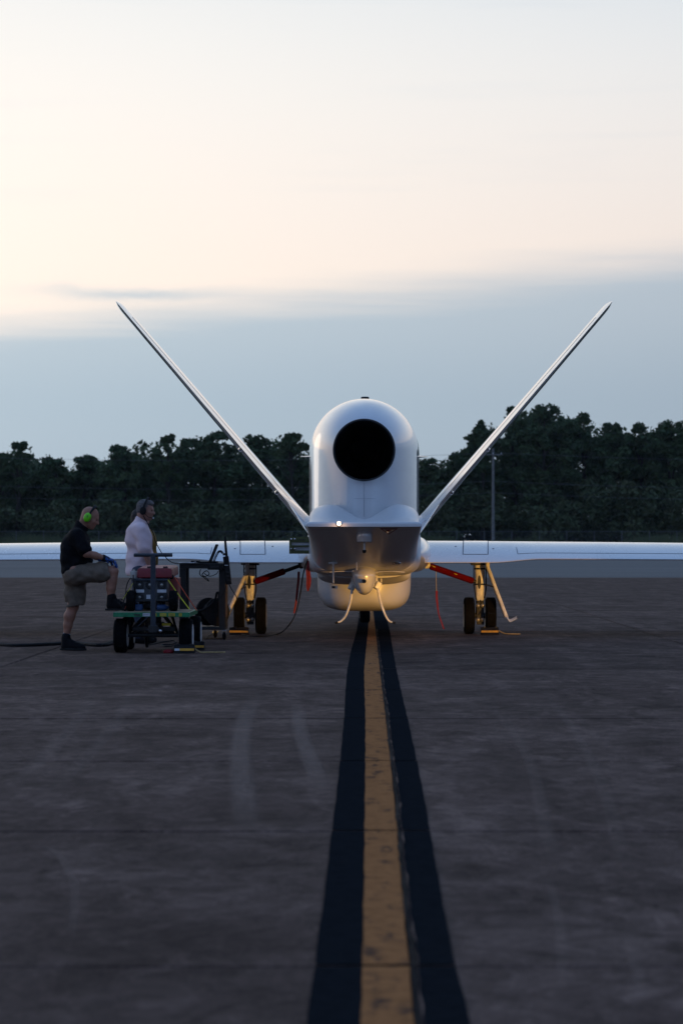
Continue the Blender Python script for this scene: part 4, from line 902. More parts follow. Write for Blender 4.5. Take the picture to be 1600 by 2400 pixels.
for x in (-2.752, -2.25):
    m = MB(); m.lathe((x, 28.55, ZD + .128), (1, 0, 0), tyre_prof(.123, .10), 32); m.build('small_tyre', 'tyre_rubber', unit)
    m = MB(); m.lathe((x, 28.55, ZD + .128), (1, 0, 0), [(.02, -.046), (.07, -.046), (.075, 0), (.07, .046), (.02, .046)], 24); m.build('small_hub', 'hub_metal', unit)
m = MB(); m.tube([(-2.752, 28.55, ZD + .128), (-2.25, 28.55, ZD + .128)], .014, 8); m.build('unit_axle', 'black_steel', unit)
m = MB(); m.box2((-2.68, 28.75, ZD + .02), (-2.36, 29.4, .60)); m.box2((-2.60, 28.70, ZD + .03), (-2.52, 28.75, .59)); m.build('engine_block', 'black_steel', unit, bevel=.01)
for (x, z, r) in ((-2.56, .545, .03), (-2.44, .56, .035), (-2.40, .52, .025)): m = MB(); m.lathe((x, 28.75, z), (0, -1, 0), [(r, 0), (r, .07), (r * .6, .08), (0, .082)], 14); m.build('engine_cylinder', 'dark_metal', unit)
m = MB(); m.tube(bez([(-2.66, 28.75, .62), (-2.70, 28.6, .70), (-2.72, 28.55, .84), (-2.74, 28.7, .90)], 6), .010, 8); m.build('hose_lead', 'black_rubber', unit)
t = thing('jerrycan', 'small blue plastic can on cart under the fan panel', 'can', (-2.665, 28.62, ZD + .006)); m = MB(); m.box2((-2.715, 28.56, ZD + .007), (-2.62, 28.66, ZD + .085)); m.build('body', 'blue_plastic', t, bevel=.015); m = MB(); m.lathe((-2.69, 28.61, ZD + .085), (0, 0, 1), [(.015, 0), (.015, .016), (0, .018)], 10); m.build('cap', 'black_rubber', t)
t = thing('plastic_bottle', 'blue bottle lying on cart beside the right small tyre', 'bottle', (-2.40, 28.56, ZD + .006)); m = MB(); m.lathe((-2.45, 28.58, ZD + .045), (1, .1, 0), [(0, 0), (.033, .003), (.036, .02), (.036, .10), (.016, .13), (.014, .15), (0, .151)], 18); m.build('body', 'blue_plastic', t)
t = thing('canister', 'short white canister on left of the red cover', 'canister', (-2.74, 28.85, .862)); m = MB(); m.lathe((-2.745, 28.85, .866), (0, 0, 1), [(.046, 0), (.049, .01), (.049, .075), (.045, .085), (0, .087)], 24); m.build('body', 'canister_white', t); m = MB(); m.lathe((-2.745, 28.85, .953), (0, 0, 1), [(.016, 0), (.016, .015), (0, .017)], 12); m.build('cap', 'canister_white', t)
m = MB(); m.box2((-2.80, 28.82, .855), (-2.69, 28.9, .8652)); m.build('canister_tray', 'dark_metal', unit, bevel=.003)
def strap(a, b_, w_, mat, lab):
    m = MB(); m.ribbon(bez([a, a.lerp(b_, .5) + Vector((0, 0, -.006)), b_], 6), (.2, 1, .2), w_, .003); return tag(m.build('tie_down_strap', mat, None, smooth=False), lab, 'strap', 'tie-down straps')
strap(sp_(394, 1359, 28.6), sp_(444, 1428, 28.4), .028, 'strap_yellow', 'yellow strap from fan cabinet to right edge of the cart')
strap(sp_(409, 1352, 28.9), sp_(461, 1431, 29.2), .028, 'strap_orange', 'orange strap from red cover to right rear cart corner')
strap(sp_(312, 1366, 28.62), sp_(288, 1404, 28.4), .028, 'strap_yellow', 'short yellow strap at left of the fan cabinet')
strap(sp_(313, 1383, 28.66), sp_(292, 1428, 28.5), .018, 'strap_orange', 'orange strap half hidden behind the left small tyre')
cable('wire_tangle', [sp_(288, 1404, 28.45), sp_(280, 1412, 28.42), sp_(284, 1420, 28.42), sp_(290, 1410, 28.45), sp_(282, 1404, 28.45), sp_(276, 1410, 28.45), sp_(286, 1424, 28.45), sp_(294, 1432, 28.5)], .006, 'black_rubber', 'tangled black wire beside the raised boot on the cart')
cable('drop_lead', [sp_(304, 1356, 28.8), sp_(297, 1372, 28.75), sp_(294, 1395, 28.7), sp_(290, 1415, 28.6), sp_(292, 1434, 28.55)], .006, 'black_rubber', 'thin dark lead hanging from the white canister to the deck')

# ------------------------------------------------------------------ rolling stand with laptop and radio
YS0, YS1 = 32.1, 32.75; xl, xr, zd = -2.41, -1.885, 1.005
stand = thing('rolling_stand', 'black rolling equipment stand between the cart and left main gear', 'stand', ((xl + xr) / 2, 32.4, 0))
m = MB(); m.box2((xl - .07, YS0 - .03, zd - .002), (xr + .05, YS1, zd + .012)); m.build('desk_top', 'black_steel', stand, bevel=.004)
for yq in (YS0, YS1 - .06): m = MB(); m.box2((xl - .04, yq, zd - .060), (xr + .04, yq + .04, zd - .003)); m.build('apron_rail', 'black_steel', stand, bevel=.004)
for x in (xl, xr):
    for y in (YS0 + .002, YS1 - .062):
        m = MB(); m.box2((x - .042, y, .13), (x + .042, y + .042, zd - .061)); m.build('leg', 'black_steel', stand, bevel=.005)
m = MB(); m.box2((xr + .044, YS0 + .01, .30), (xr + .066, YS0 + .06, .93)); m.build('timber_cleat', 'timber', stand, bevel=.003)
m = MB(); m.box2((xl - .04, YS0 - .001, .13), (xr + .04, YS1, .165)); m.build('base_shelf', 'black_steel', stand, bevel=.005)
for (x, y, lit) in ((xr + .03, YS0 - .02, 1), (xl + .0, YS0 + .0, 0), (xr - .13, YS1 - .0, 0), (xl, YS1, 0)):
    m = MB(); m.lathe((x, y, .052), (1, .3, 0), tyre_prof(.051, .032), 24); m.build('caster_wheel', 'tyre_rubber', stand)
    m = MB(); m.box((x - .024, y - .006, .075), (.006, .05, .085)); m.box((x + .024, y + .006, .075), (.006, .05, .085)); m.box((x, y, .122), (.056, .055, .010)); m.build('caster_fork', 'chrome', stand, bevel=.002)
lap = thing('laptop', 'open black laptop seen from the side on the stand', 'laptop', (-1.98, 32.3, zd + .012))
c_ = sp_(497, 1326, 32.2)
m = MB(); m.box2((-2.20, 32.10, zd + .014), (-1.95, 32.45, zd + .034)); m.build('base', 'black_rubber', lap, bevel=.004)
a, b_ = sp_(491.6, 1319, 32.25), sp_(509, 1276, 32.25); d = b_ - a; m = MB(); m.box((a + b_) / 2, (.022, .34, d.length), Euler((0, math.atan2(d.x, d.z), 0))); m.build('screen', 'black_rubber', lap, bevel=.004)
m = MB(); n_ = Vector((d.z, 0, -d.x)).normalized(); m.box((a + b_) / 2 - n_ * .0125, (.001, .31, d.length * .9), Euler((0, math.atan2(d.x, d.z), 0))); m.build('display_glass', 'exhaust_black', lap, smooth=False)
t = thing('paper_sheets', 'white sheets of paper at left end of stand top', 'paper', (-2.39, 32.2, zd + .012))
for k in range(3): m = MB(); m.box((-2.38 + .02 * k, 32.22, zd + .0135 + .003 * k), (.20, .26, .002), Euler((0, 0, .1 * k))); m.build('sheet', 'white_card', t, smooth=False)
t = thing('document_case', 'flat dark case lying beside the papers on the stand', 'case', (-2.27, 32.25, zd + .012)); m = MB(); m.box((-2.255, 32.42, zd + .03), (.12, .2, .03)); m.build('shell', 'black_rubber', t, bevel=.006); m = MB(); m.box((-2.255, 32.316, zd + .032), (.03, .008, .008)); m.build('clasp', 'chrome', t)
t = thing('junction_box', 'black box clamped under the right end of stand top', 'box', (-1.97, 32.0, zd - .12)); m = MB(); m.box2((-2.07, 32.01, zd - .075), (-1.87, 32.085, zd + .0)); m.build('shell', 'black_rubber', t, bevel=.006); m = MB(); m.box2((-2.04, 32.003, zd - .06), (-1.92, 32.012, zd - .02)); m.build('lid', 'black_steel', t, bevel=.002)
rad = thing('handheld_radio', 'tall black radio with whip aerial strapped to right leg of stand', 'radio', sp_(534, 1372, 32.0))
a, b_ = sp_(529, 1304, 32.0), sp_(536, 1370, 32.0); d = b_ - a; ang = math.atan2(-d.x, -d.z)
m = MB(); m.box((a + b_) / 2, (.075, .06, d.length), Euler((0, ang + math.pi * 0, 0))); m.build('body', 'black_rubber', rad, bevel=.008)
m = MB(); m.tube([sp_(531, 1304, 32.0), sp_(529, 1285, 32.0), sp_(527, 1257, 32.0)], [.018, .018, .014], 10); m.build('aerial', 'black_rubber', rad)
for q in (524, 528): m = MB(); c_ = sp_(q, 1302, 32.0); m.lathe(c_, (0, 0, 1), [(.012, 0), (.012, .03), (0, .032)], 10); m.build('knob', 'black_rubber', rad)
m = MB(); m.box(sp_(530, 1325, 31.966), (.05, .004, .010)); m.build('tape', 'label_white', rad, smooth=False)
for sy in (1341, 1350, 1360): m = MB(); m.box(sp_(533 + (sy - 1341) * .1, sy, 31.966), (.045, .004, .018)); m.build('key_pad', 'dark_metal', rad, bevel=.001)
pts = []
for k in range(90):
    t_ = k / 89; c_ = sp_(500 + 22 * t_, 1318 - 26 * math.sin(t_ * 2.2), 32.1); pts.append(c_ + Vector((.014 * math.cos(k * 1.1), .012 * math.sin(k * 1.1), .012 * math.sin(k * 1.1))))
m = MB(); m.tube(pts, .0045, 6); tag(m.build('coiled_cord', 'black_rubber'), 'black coiled cord from laptop to the radio', 'cord')
cable('hanging_cable', [sp_(*q, 32.05) for q in ((470, 1334), (468, 1345), (476, 1352), (490, 1346), (484, 1338), (474, 1346), (480, 1356), (489, 1362), (486, 1357), (476, 1349))], .006, 'black_rubber', 'loops of black cable hanging under left of the junction box')
cable('hanging_cable', [sp_(*q, 32.05) for q in ((512, 1338), (507, 1345), (496, 1350), (488, 1350), (478, 1344))], .005, 'black_rubber', 'single sagging black cable under the stand top')
cable('radio_lead', [sp_(*q, 32.0) for q in ((537, 1370), (545, 1385), (553, 1397), (556, 1408))] , .006, 'black_rubber', 'thin lead from radio foot towards left gear door')
cable('hanging_cable', [sp_(*q, 32.0) for q in ((530, 1372), (527, 1385), (521, 1395), (515, 1402))], .005, 'black_rubber', 'short cable hanging beside timber cleat of the stand')
t = thing('cable_reel', 'bulky black cable reel sitting on base of the stand', 'reel', (-2.0, 32.35, .167))
m = MB(); m.lathe((-2.03, 32.4, .36), (.55, -.8, .0), [(.05, -.14), (.19, -.13), (.19, -.10), (.12, -.09), (.14, 0), (.12, .09), (.19, .10), (.19, .13), (.05, .14)], 28); m.build('drum', 'black_rubber', t)
m = MB(); m.tube(bez([(-2.25, 32.3, .28), (-2.22, 32.25, .37), (-2.12, 32.2, .40), (-1.99, 32.2, .52), (-1.96, 32.2, .62), (-1.93, 32.2, .60), (-1.94, 32.2, .5)], 8), .016, 8); m.build('carry_handle', 'black_rubber', t)
for x in (-2.2, -1.86): m = MB(); m.box2((x - .02, 32.28, .165), (x + .02, 32.52, .30)); m.build('foot_frame', 'black_steel', t, bevel=.004)
cable('floor_lead', [gnd(*q) + Vector((0, 0, .01)) for q in ((470, 1470), (478, 1462), (490, 1457), (498, 1452))], .006, 'black_rubber', 'short lead on concrete beneath the stand')

# ------------------------------------------------------------------ people: smooth-union distance fields turned into surfaces
def surface_nets(f, org, h):
    ins = f < 0; nx, ny, nz = f.shape
    cs = np.zeros((nx - 1, ny - 1, nz - 1), np.int8)
    off = [(i, j, k) for i in (0, 1) for j in (0, 1) for k in (0, 1)]
    sl = lambda A, o_: A[o_[0]:o_[0] + nx - 1, o_[1]:o_[1] + ny - 1, o_[2]:o_[2] + nz - 1]
    for o_ in off: cs += sl(ins, o_)
    act = (cs > 0) & (cs < 8); idx = -np.ones(act.shape, np.int64); I = np.argwhere(act); idx[act] = np.arange(len(I))
    vals = {o_: sl(f, o_)[act] for o_ in off}; P = np.zeros((len(I), 3)); cnt = np.zeros(len(I))
    for a in off:
        for ax in range(3):
            if a[ax]: continue
            b_ = list(a); b_[ax] = 1; b_ = tuple(b_); va, vb = vals[a], vals[b_]; msk = (va < 0) != (vb < 0)
            t = np.where(msk, va / np.where(msk, va - vb, 1), 0); p = np.tile(np.array(a, float), (len(I), 1)); p[:, ax] += t
            P += p * msk[:, None]; cnt += msk
    V = (I + P / cnt[:, None]) * h + np.array(org); Q = []
    for ax in range(3):
        sA = [slice(None)] * 3; sB = [slice(None)] * 3; sA[ax] = slice(0, -1); sB[ax] = slice(1, None)
        E = np.argwhere(ins[tuple(sA)] != ins[tuple(sB)]); u, v = [q for q in range(3) if q != ax]
        ok = (E[:, u] > 0) & (E[:, v] > 0) & (E[:, u] < act.shape[u]) & (E[:, v] < act.shape[v]); E = E[ok]
        def g(du, dv): k = E.copy(); k[:, u] -= du; k[:, v] -= dv; return idx[k[:, 0], k[:, 1], k[:, 2]]
        q = np.stack([g(1, 1), g(0, 1), g(0, 0), g(1, 0)], 1); inside0 = ins[E[:, 0], E[:, 1], E[:, 2]]
        flip = inside0 if ax != 1 else ~inside0; q[~flip] = q[~flip][:, ::-1]; Q.append(q)
    return V, np.concatenate(Q)
class SDF:
    def __init__(s, k=.03): s.ops = []; s.k = k
    def cap(s, a, b_, r1, r2=None, k=None, sub=False, flat=None): s.ops.append(('c', np.array(a, float), np.array(b_, float), r1, r1 if r2 is None else r2, k or s.k, sub, flat)); return s
    def ell(s, c, r, R=None, k=None, sub=False): s.ops.append(('e', np.array(c, float), np.array(r, float), R, 0, k or s.k, sub, None)); return s
    def cut(s, p, n): s.ops.append(('p', np.array(p, float), np.array(n, float) / np.linalg.norm(n), 0, 0, 0, False, None)); return s
    def mesh(s, name, mat, parent, h=.009, noise=0., nscale=30., wr=None):
        lo = np.full(3, 1e9); hi = -lo
        for o_ in s.ops:
            if o_[6] or o_[0] == 'p': continue
            if o_[0] == 'c': r = max(o_[3], o_[4]) + s.k; lo = np.minimum(lo, np.minimum(o_[1], o_[2]) - r); hi = np.maximum(hi, np.maximum(o_[1], o_[2]) + r)
            else: r = max(o_[2]) + s.k; lo = np.minimum(lo, o_[1] - r); hi = np.maximum(hi, o_[1] + r)
        lo -= 2 * h; hi += 2 * h; ax = [np.arange(lo[i], hi[i] + h, h) for i in range(3)]
        X, Y, Z = (g.astype(np.float32) for g in np.meshgrid(*ax, indexing='ij', sparse=True)); d = None
        for o_ in s.ops:
            if o_[0] == 'c':
                a, b_ = o_[1], o_[2]; ab = b_ - a; L2 = max(1e-9, ab @ ab); t = np.clip(((X - a[0]) * ab[0] + (Y - a[1]) * ab[1] + (Z - a[2]) * ab[2]) / L2, 0, 1)
                dx, dy, dz = X - a[0] - t * ab[0], Y - a[1] - t * ab[1], Z - a[2] - t * ab[2]
                if o_[7]: dy = dy / o_[7]
                e = np.sqrt(dx * dx + dy * dy + dz * dz) - (o_[3] + t * (o_[4] - o_[3]))
            elif o_[0] == 'e':
                c_, r, R = o_[1], o_[2], o_[3]; px, py, pz = X - c_[0], Y - c_[1], Z - c_[2]
                if R is not None: M = np.array(R.transposed()); px, py, pz = (M[i, 0] * px + M[i, 1] * py + M[i, 2] * pz for i in range(3))
                k0 = np.sqrt((px / r[0]) ** 2 + (py / r[1]) ** 2 + (pz / r[2]) ** 2); k1 = np.sqrt((px / r[0] ** 2) ** 2 + (py / r[1] ** 2) ** 2 + (pz / r[2] ** 2) ** 2) + 1e-6; e = k0 * (k0 - 1) / k1
            else:
                e = (X - o_[1][0]) * o_[2][0] + (Y - o_[1][1]) * o_[2][1] + (Z - o_[1][2]) * o_[2][2]; d = np.maximum(d, e); continue
            if d is None: d = e + 0 * (X + Y + Z); continue
            k = o_[5]
            if o_[6]: hh = np.clip(.5 - .5 * (d + e) / k, 0, 1); d = d * (1 - hh) - e * hh + k * hh * (1 - hh)
            else: hh = np.clip(.5 + .5 * (d - e) / k, 0, 1); d = d * (1 - hh) + e * hh - k * hh * (1 - hh)
        if noise: 
            q = nscale; d = d + noise * (np.sin(q * X + 2.1 * np.sin(q * .6 * Z)) * np.sin(q * .7 * Z + 1.3 * np.sin(q * .5 * X + q * .4 * Y)) + .5 * np.sin(q * 1.9 * Z + q * .9 * X + 1.7) * np.sin(q * 1.3 * Y + .4))
        V, Q = surface_nets(d.astype(np.float64), lo, h); c_ = (V.min(0) + V.max(0)) / 2
        for _ in range(2):      # light smoothing
            acc = np.zeros_like(V); n = np.zeros(len(V))
            for i in range(4): np.add.at(acc, Q[:, i], V[Q[:, (i + 1) % 4]]); np.add.at(n, Q[:, i], 1); np.add.at(acc, Q[:, i], V[Q[:, i - 1]]); np.add.at(n, Q[:, i], 1)
            V = V * .5 + .5 * acc / n[:, None]
        return npmesh(name, V, Q, mat, parent, tuple(c_), True)
def head_ops(s, c, R, sc=1.):   # face looks along local +X, up +Z
    T = lambda *p: np.array(c) + np.array(R @ Vector(p)) * sc
    e = lambda p, r, **k: s.ell(T(*p), [q * sc for q in r], R, **k)
    e((-.012, 0, .040), (.100, .078, .088), k=.02); e((.030, 0, -.030), (.068, .062, .082), k=.03); e((-.04, 0, -.02), (.06, .062, .06), k=.03)
    e((.060, 0, -.092), (.030, .034, .024), k=.025); s.cap(T(.088, 0, .020), T(.112, 0, -.022), .010 * sc, .014 * sc, k=.012); e((.100, .010, -.024), (.013, .012, .009), k=.008); e((.100, -.010, -.024), (.013, .012, .009), k=.008)
    s.cap(T(.082, -.034, .030), T(.082, .034, .030), .012 * sc, k=.015); e((.088, 0, -.055), (.012, .024, .008), k=.008); e((.084, 0, -.068), (.012, .022, .009), k=.008)
    for q in (-1, 1):
        e((.089, q * .030, .008), (.014, .015, .010), k=.008, sub=True); e((.055, q * .048, -.018), (.025, .018, .02), k=.02); e((-.012, q * .078, -.008), (.020, .010, .032), k=.006); e((-.006, q * .088, -.006), (.010, .006, .018), k=.004, sub=True)
    e((.100, 0, -.0615), (.010, .022, .003), k=.003, sub=True)
    return T
def hand_ops(s, wrist, dirv, up, side, curl=.5, sc=1., r=.0095):
    """palm plus five separate bent fingers; side = towards the thumb, up = back of the hand"""
    d, u, t = (Vector(q).normalized() for q in (dirv, up, side)); w = Vector(wrist); P = lambda a, b_, c_: np.array(w + (d * a + t * b_ + u * c_) * sc)
    s.cap(P(.0, 0, 0), P(.03, .0, .0), .027 * sc, .028 * sc, k=.02)
    for q in (-.026, -.009, .009, .026): s.cap(P(.03, q * .8, 0), P(.085, q * 1.05, .002), .0155 * sc, .0135 * sc, k=.012)
    for q, ln in ((.028, .072), (.0095, .080), (-.0095, .075), (-.028, .058)):
        a = P(.088, q * 1.05, .002); a1 = P(.088 + ln * .45, q * 1.2, -.012 * curl * 2); a2 = P(.088 + ln * .76, q * 1.22, -.045 * curl * 2 * ln / .08); a3 = P(.088 + ln * .90, q * 1.2, -.075 * curl * 2 * ln / .08)
        s.cap(a, a1, r * sc, r * .95 * sc, k=.005); s.cap(a1, a2, r * .95 * sc, r * .88 * sc, k=.005); s.cap(a2, a3, r * .88 * sc, r * .75 * sc, k=.005)
    s.cap(P(.022, .024, -.008), P(.055, .052, -.018), .0135 * sc, .0115 * sc, k=.012); s.cap(P(.055, .052, -.018), P(.082, .060, -.030), .0110 * sc, .0085 * sc, k=.004)
def boot(s, heel, toe_dir, L_, k=.02):
    h_ = Vector(heel); d = Vector(toe_dir).normalized(); P = lambda a, z, y=0: np.array(h_ + d * a + Vector((0, y, z)))
    s.cap(P(.05, .05), P(.20, .045), .052, .046, k=k); s.cap(P(.20, .042), P(L_ - .05, .038), .048, .040, k=k); s.cap(P(.045, .06), P(.055, .16), .052, .056, k=k); s.cap(P(.10, .10), P(.17, .06), .045, .045, k=k)

def PP(dx, dy, Y): v = at(dx, dy, Y); return np.array(v)
# --- bald man with one boot on the cart
Yp = 28.85; yr, yl = Yp - .10, Yp + .10       # right leg (raised) nearer the camera
p1 = thing('person', 'bald man in black polo and khaki shorts resting a boot on the cart', 'person', tuple(gnd(160, 1495)))
Rh = Euler((0, math.radians(24), 0)).to_matrix()
hc = PP(206.5, 1190, Yp)
B = SDF(.03); T1 = head_ops(B, hc, Rh, 1.04)
neck0 = PP(184, 1220, Yp); B.cap(neck0, T1(-.035, 0, -.045), .064, .060, k=.03)
sh_r, el_r, wr_r = PP(180, 1235, Yp - .19), PP(199, 1271, Yp - .23), PP(241, 1282, Yp - .14)
B.cap(PP(180, 1240, Yp), PP(178, 1300, Yp), .09, .11); B.cap(neck0, PP(180, 1245, Yp), .06, .08); B.cap(PP(179, 1240, Yp - .14), PP(179, 1240, Yp + .14), .06)
B.cap(sh_r, el_r, .056, .048); B.cap(el_r, np.array(el_r) * .55 + np.array(wr_r) * .45, .047, .041); B.cap(np.array(el_r) * .55 + np.array(wr_r) * .45, wr_r, .041, .030)
sh_l, el_l, wr_l = PP(180, 1235, Yp + .19), PP(196, 1272, Yp + .24), PP(236, 1284, Yp + .06)
B.cap(sh_l, el_l, .056, .047); B.cap(el_l, wr_l, .045, .030)
hip_r, kn_r, an_r = PP(178, 1318, yr), PP(260, 1312, yr), PP(254.5, 1378, yr)
B.cap(PP(175, 1312, Yp - .08), PP(175, 1312, Yp + .08), .12); B.cap(hip_r, kn_r, .09, .062); B.cap(kn_r, PP(257, 1335, yr), .062, .060, k=.02); B.cap(PP(256, 1332, yr), PP(255, 1350, yr), .058, .054); B.cap(PP(255, 1350, yr), an_r, .053, .040)
hip_l, kn_l, an_l = PP(172, 1322, yl), PP(168, 1394, yl), PP(152, 1470, yl)
B.cap(hip_l, kn_l, .09, .064); B.cap(kn_l, PP(160, 1415, yl), .062, .066); B.cap(PP(160, 1415, yl), PP(156, 1435, yl), .064, .052); B.cap(PP(156, 1435, yl), an_l, .050, .038)
B.mesh('body', 'skin_tan', p1, .0085)
for q in (-1, 1): m = MB(); m.lathe(T1(.078, q * .030, .008), tuple(Rh @ Vector((1, 0, 0))), [(.010, 0), (.009, .006), (0, .009)], 10); m.build('eye', 'eye', p1)
G = SDF(.045)    # polo shirt
G.ell(PP(177, 1287, Yp), (.192, .185, .17)).ell(PP(176, 1250, Yp), (.170, .215, .17)).ell(PP(170, 1310, Yp), (.155, .18, .12)).cap(PP(176, 1232, Yp - .15), PP(176, 1232, Yp + .15), .095).ell(PP(164, 1268, Yp), (.13, .19, .19))
G.cap(PP(180, 1224, Yp), PP(188, 1204, Yp), .088, .080, k=.04)
for sh, el in ((sh_r, el_r), (sh_l, el_l)): G.cap(sh, np.array(sh) * .25 + np.array(el) * .75, .085, .082, k=.05)
e = np.array(el_r) - np.array(sh_r); 
G.cut(PP(160, 1327, Yp), (-.10, 0, -1)); G.cut(PP(186, 1203, Yp), (.62, 0, .78))
G.mesh('polo_shirt', 'shirt_black', p1, .010, .006, 26)
K = SDF(.04)     # collar
K.cap(PP(183, 1222, Yp), PP(191, 1200, Yp), .088, .084); K.cut(PP(187, 1201, Yp), (.62, 0, .78)); K.cut(PP(187, 1211, Yp), (-.62, 0, -.78)); K.mesh('collar', 'shirt_black', p1, .008)
G = SDF(.05)     # shorts
G.ell(PP(172, 1322, Yp), (.150, .178, .13)); G.cap(hip_r, PP(232, 1314, yr), .125, .118); G.cap(PP(232, 1314, yr), PP(262, 1315, yr), .116, .105, k=.03)
G.cap(hip_l, PP(172, 1360, yl), .128, .124); G.cap(PP(172, 1360, yl), PP(172, 1398, yl), .122, .118)
G.cut(PP(172, 1393, yl), (.12, 0, -1)); G.cut(PP(254, 1316, yr), (1, 0, .22)); G.cap(PP(262, 1312, yr), PP(280, 1312, yr), .085, k=.01, sub=True); G.cap(PP(170, 1392, yl), PP(169, 1415, yl), .100, k=.01, sub=True)
sh_o = G.mesh('shorts', 'shorts_khaki', p1, .010, .007, 30)
for (an, nm) in ((an_r, 0), (an_l, 1)):
    a = np.array(an); sk = SDF(.01); sk.cap(a + (0.006 if nm else .003, 0, .065), a + (0, 0, -.02), .046, .046); sk.mesh('sock', 'sock_white', p1, .008)
bt_ = SDF(.03); hr = PP(244, 1404.5, yr); boot(bt_, (hr[0] + .01, yr, ZD + .008), (1, -.05, 0), .30); bt_.cut((0, 0, ZD + .0055), (0, 0, -1)); bt_.mesh('boot', 'boot_black', p1, .008)
bt_ = SDF(.03); hl = PP(136, 1496, yl); boot(bt_, (hl[0] + .03, yl, .0), (1, -.22, 0), .31); bt_.cut((0, 0, .002), (0, 0, -1)); bt_.mesh('boot', 'boot_black', p1, .008)
for z, x, y in ((ZD + .006, hr[0] + .01, yr), (.003, hl[0] + .03, yl)):
    m = MB(); m.loft([[(x + .14 + .165 * math.copysign(abs(math.cos(q)) ** .7, math.cos(q)) , y - (.016 if z > .1 else .05) * 0 + (-.05 if z > .1 else -.22) * .15 + .052 * math.sin(q) + (-.05 if z > .1 else -.22) * .165 * math.cos(q) , zz) for q in np.linspace(0, 6.2832, 29)[:-1]] for zz in (z, z + .024)]); m.build('boot_sole', 'black_rubber', p1, bevel=.004)
gl = SDF(.012); dv = np.array([.93, .10, -.28]); hand_ops(gl, wr_r, dv, (.28, -.15, .95), (.0, 1, .1), .55, 1.08, .0115); gl.cap(wr_r, np.array(wr_r) - dv * .03, .034, .036, k=.01); gl.mesh('glove', 'glove_blue', p1, .0055)
gl = SDF(.012); hand_ops(gl, wr_l, (.9, -.35, -.25), (.28, .1, .95), (.2, -1, .1), .5, 1.06, .0115); gl.cap(wr_l, np.array(wr_l) - np.array([.03, 0, 0]), .034, .036, k=.01); gl.mesh('glove', 'glove_blue', p1, .0065)
m = MB(); dw = Vector((wr_r - el_r).tolist()).normalized(); m.tube([Vector(wr_r) - dw * .035, Vector(wr_r) - dw * .005], .0385, 16); m.build('glove_cuff', 'black_rubber', p1)
# ear defenders: two green cups and a dark headband
em = thing('ear_defenders', 'bright green ear defenders worn by the bald man', 'ear defenders', tuple(T1(-.02, 0, .0)))
cups = []
for q in (-1, 1):
    c_ = Vector(T1(-.020, q * .100, .0).tolist()); axv = Rh @ Vector((0, q, 0)); rings = []; lz, lx = Rh @ Vector((0, 0, 1)), Rh @ Vector((1, 0, 0))
    for r, hh in ((.80, -.022), (1.0, -.018), (1.0, .010), (.90, .022), (.62, .030), (.02, .033)):
        rings.append([c_ + axv * hh + (lz * (.058 * r) * math.sin(t) + lx * (.043 * r) * math.cos(t)) for t in np.linspace(0, 6.2832, 29)[:-1]])
    m = MB(); m.loft(rings); cu = m.build('ear_cup', 'earmuff_green', em, angle=50)
    if q < 0:
        for dz in (.018, .004): m = MB(); m.box(c_ + axv * .0335 + lz * dz, (.012, .004, .008)); m.build('cup_mark', 'gap_dark', cu, smooth=False)
pts = [Vector(T1(-.012 + .016 * math.sin(t), -.112 * math.cos(t), .03 + .122 * math.sin(t)).tolist()) for t in np.linspace(0, math.pi, 25)]
m = MB(); m.ribbon(pts, tuple(Rh @ Vector((1, 0, 0))), [.020 + .022 * math.sin(math.pi * i / 24) ** 3 for i in range(25)], .012); m.build('headband', 'black_rubber', em, bevel=.002)

# --- grey haired man with a headset behind the cart
Y2 = 31.0
p2 = thing('person', 'grey haired man in pale lilac short sleeved shirt standing behind the cart', 'person', (float(PP(322, 1300, Y2)[0]), Y2, 0))
R2 = Euler((0, math.radians(7), math.radians(-6))).to_matrix(); hc = PP(334, 1173, Y2)
B = SDF(.03); T2 = head_ops(B, hc, R2, 1.06); neck0 = PP(320, 1210, Y2); B.cap(neck0, T2(-.03, 0, -.05), .066, .062)
B.cap(PP(321, 1225, Y2), PP(322, 1300, Y2), .09, .11); B.cap(neck0, PP(321, 1228, Y2), .06, .08); B.cap(PP(321, 1224, Y2 - .15), PP(321, 1224, Y2 + .15), .06)
for q in (-1, 1):
    sh, el, wr = PP(325 if q < 0 else 320, 1220, Y2 + q * .20), PP(334 if q < 0 else 326, 1266, Y2 + q * .25), PP(346 if q < 0 else 338, 1308, Y2 + q * .22)
    B.cap(sh, el, .056, .048); B.cap(el, wr, .046, .031); hand_ops(B, wr, (.15, -q * .1, -1), (.0, q, 0), (1, 0, .1), .35, 1.0)
    if q < 0: shr, elr = sh, el
    else: shl, ell_ = sh, el
    lx_ = PP(322, 1300, Y2)[0]; B.cap((lx_, Y2 + q * .1, .95), (lx_ + .01, Y2 + q * .11, .5), .085, .06); B.cap((lx_ + .01, Y2 + q * .11, .5), (lx_ - .02, Y2 + q * .12, .09), .058, .04)
B.mesh('body', 'skin_pale', p2, .009)
for q in (-1, 1): m = MB(); m.lathe(T2(.079, q * .030, .008), tuple(R2 @ Vector((1, 0, 0))), [(.010, 0), (.009, .006), (0, .009)], 10); m.build('eye', 'eye', p2)
Hh = SDF(.02); T = T2
for p_, r in (((-.020, 0, .052), (.103, .086, .090)), ((-.052, 0, .012), (.066, .080, .085)), ((.030, 0, .100), (.062, .066, .036)), ((.066, .0, .088), (.032, .05, .022)), ((-.02, .062, .005), (.04, .022, .045)), ((-.02, -.062, .005), (.04, .022, .045))): Hh.ell(T(*p_), r, R2)
Hh.ell(T(.105, 0, -.01), (.085, .12, .085), R2, k=.01, sub=True); Hh.cut(T(-.05, 0, -.075), tuple(R2 @ Vector((-.3, 0, -1)))); Hh.mesh('hair', 'hair_grey', p2, .007, .003, 90)
G = SDF(.05)
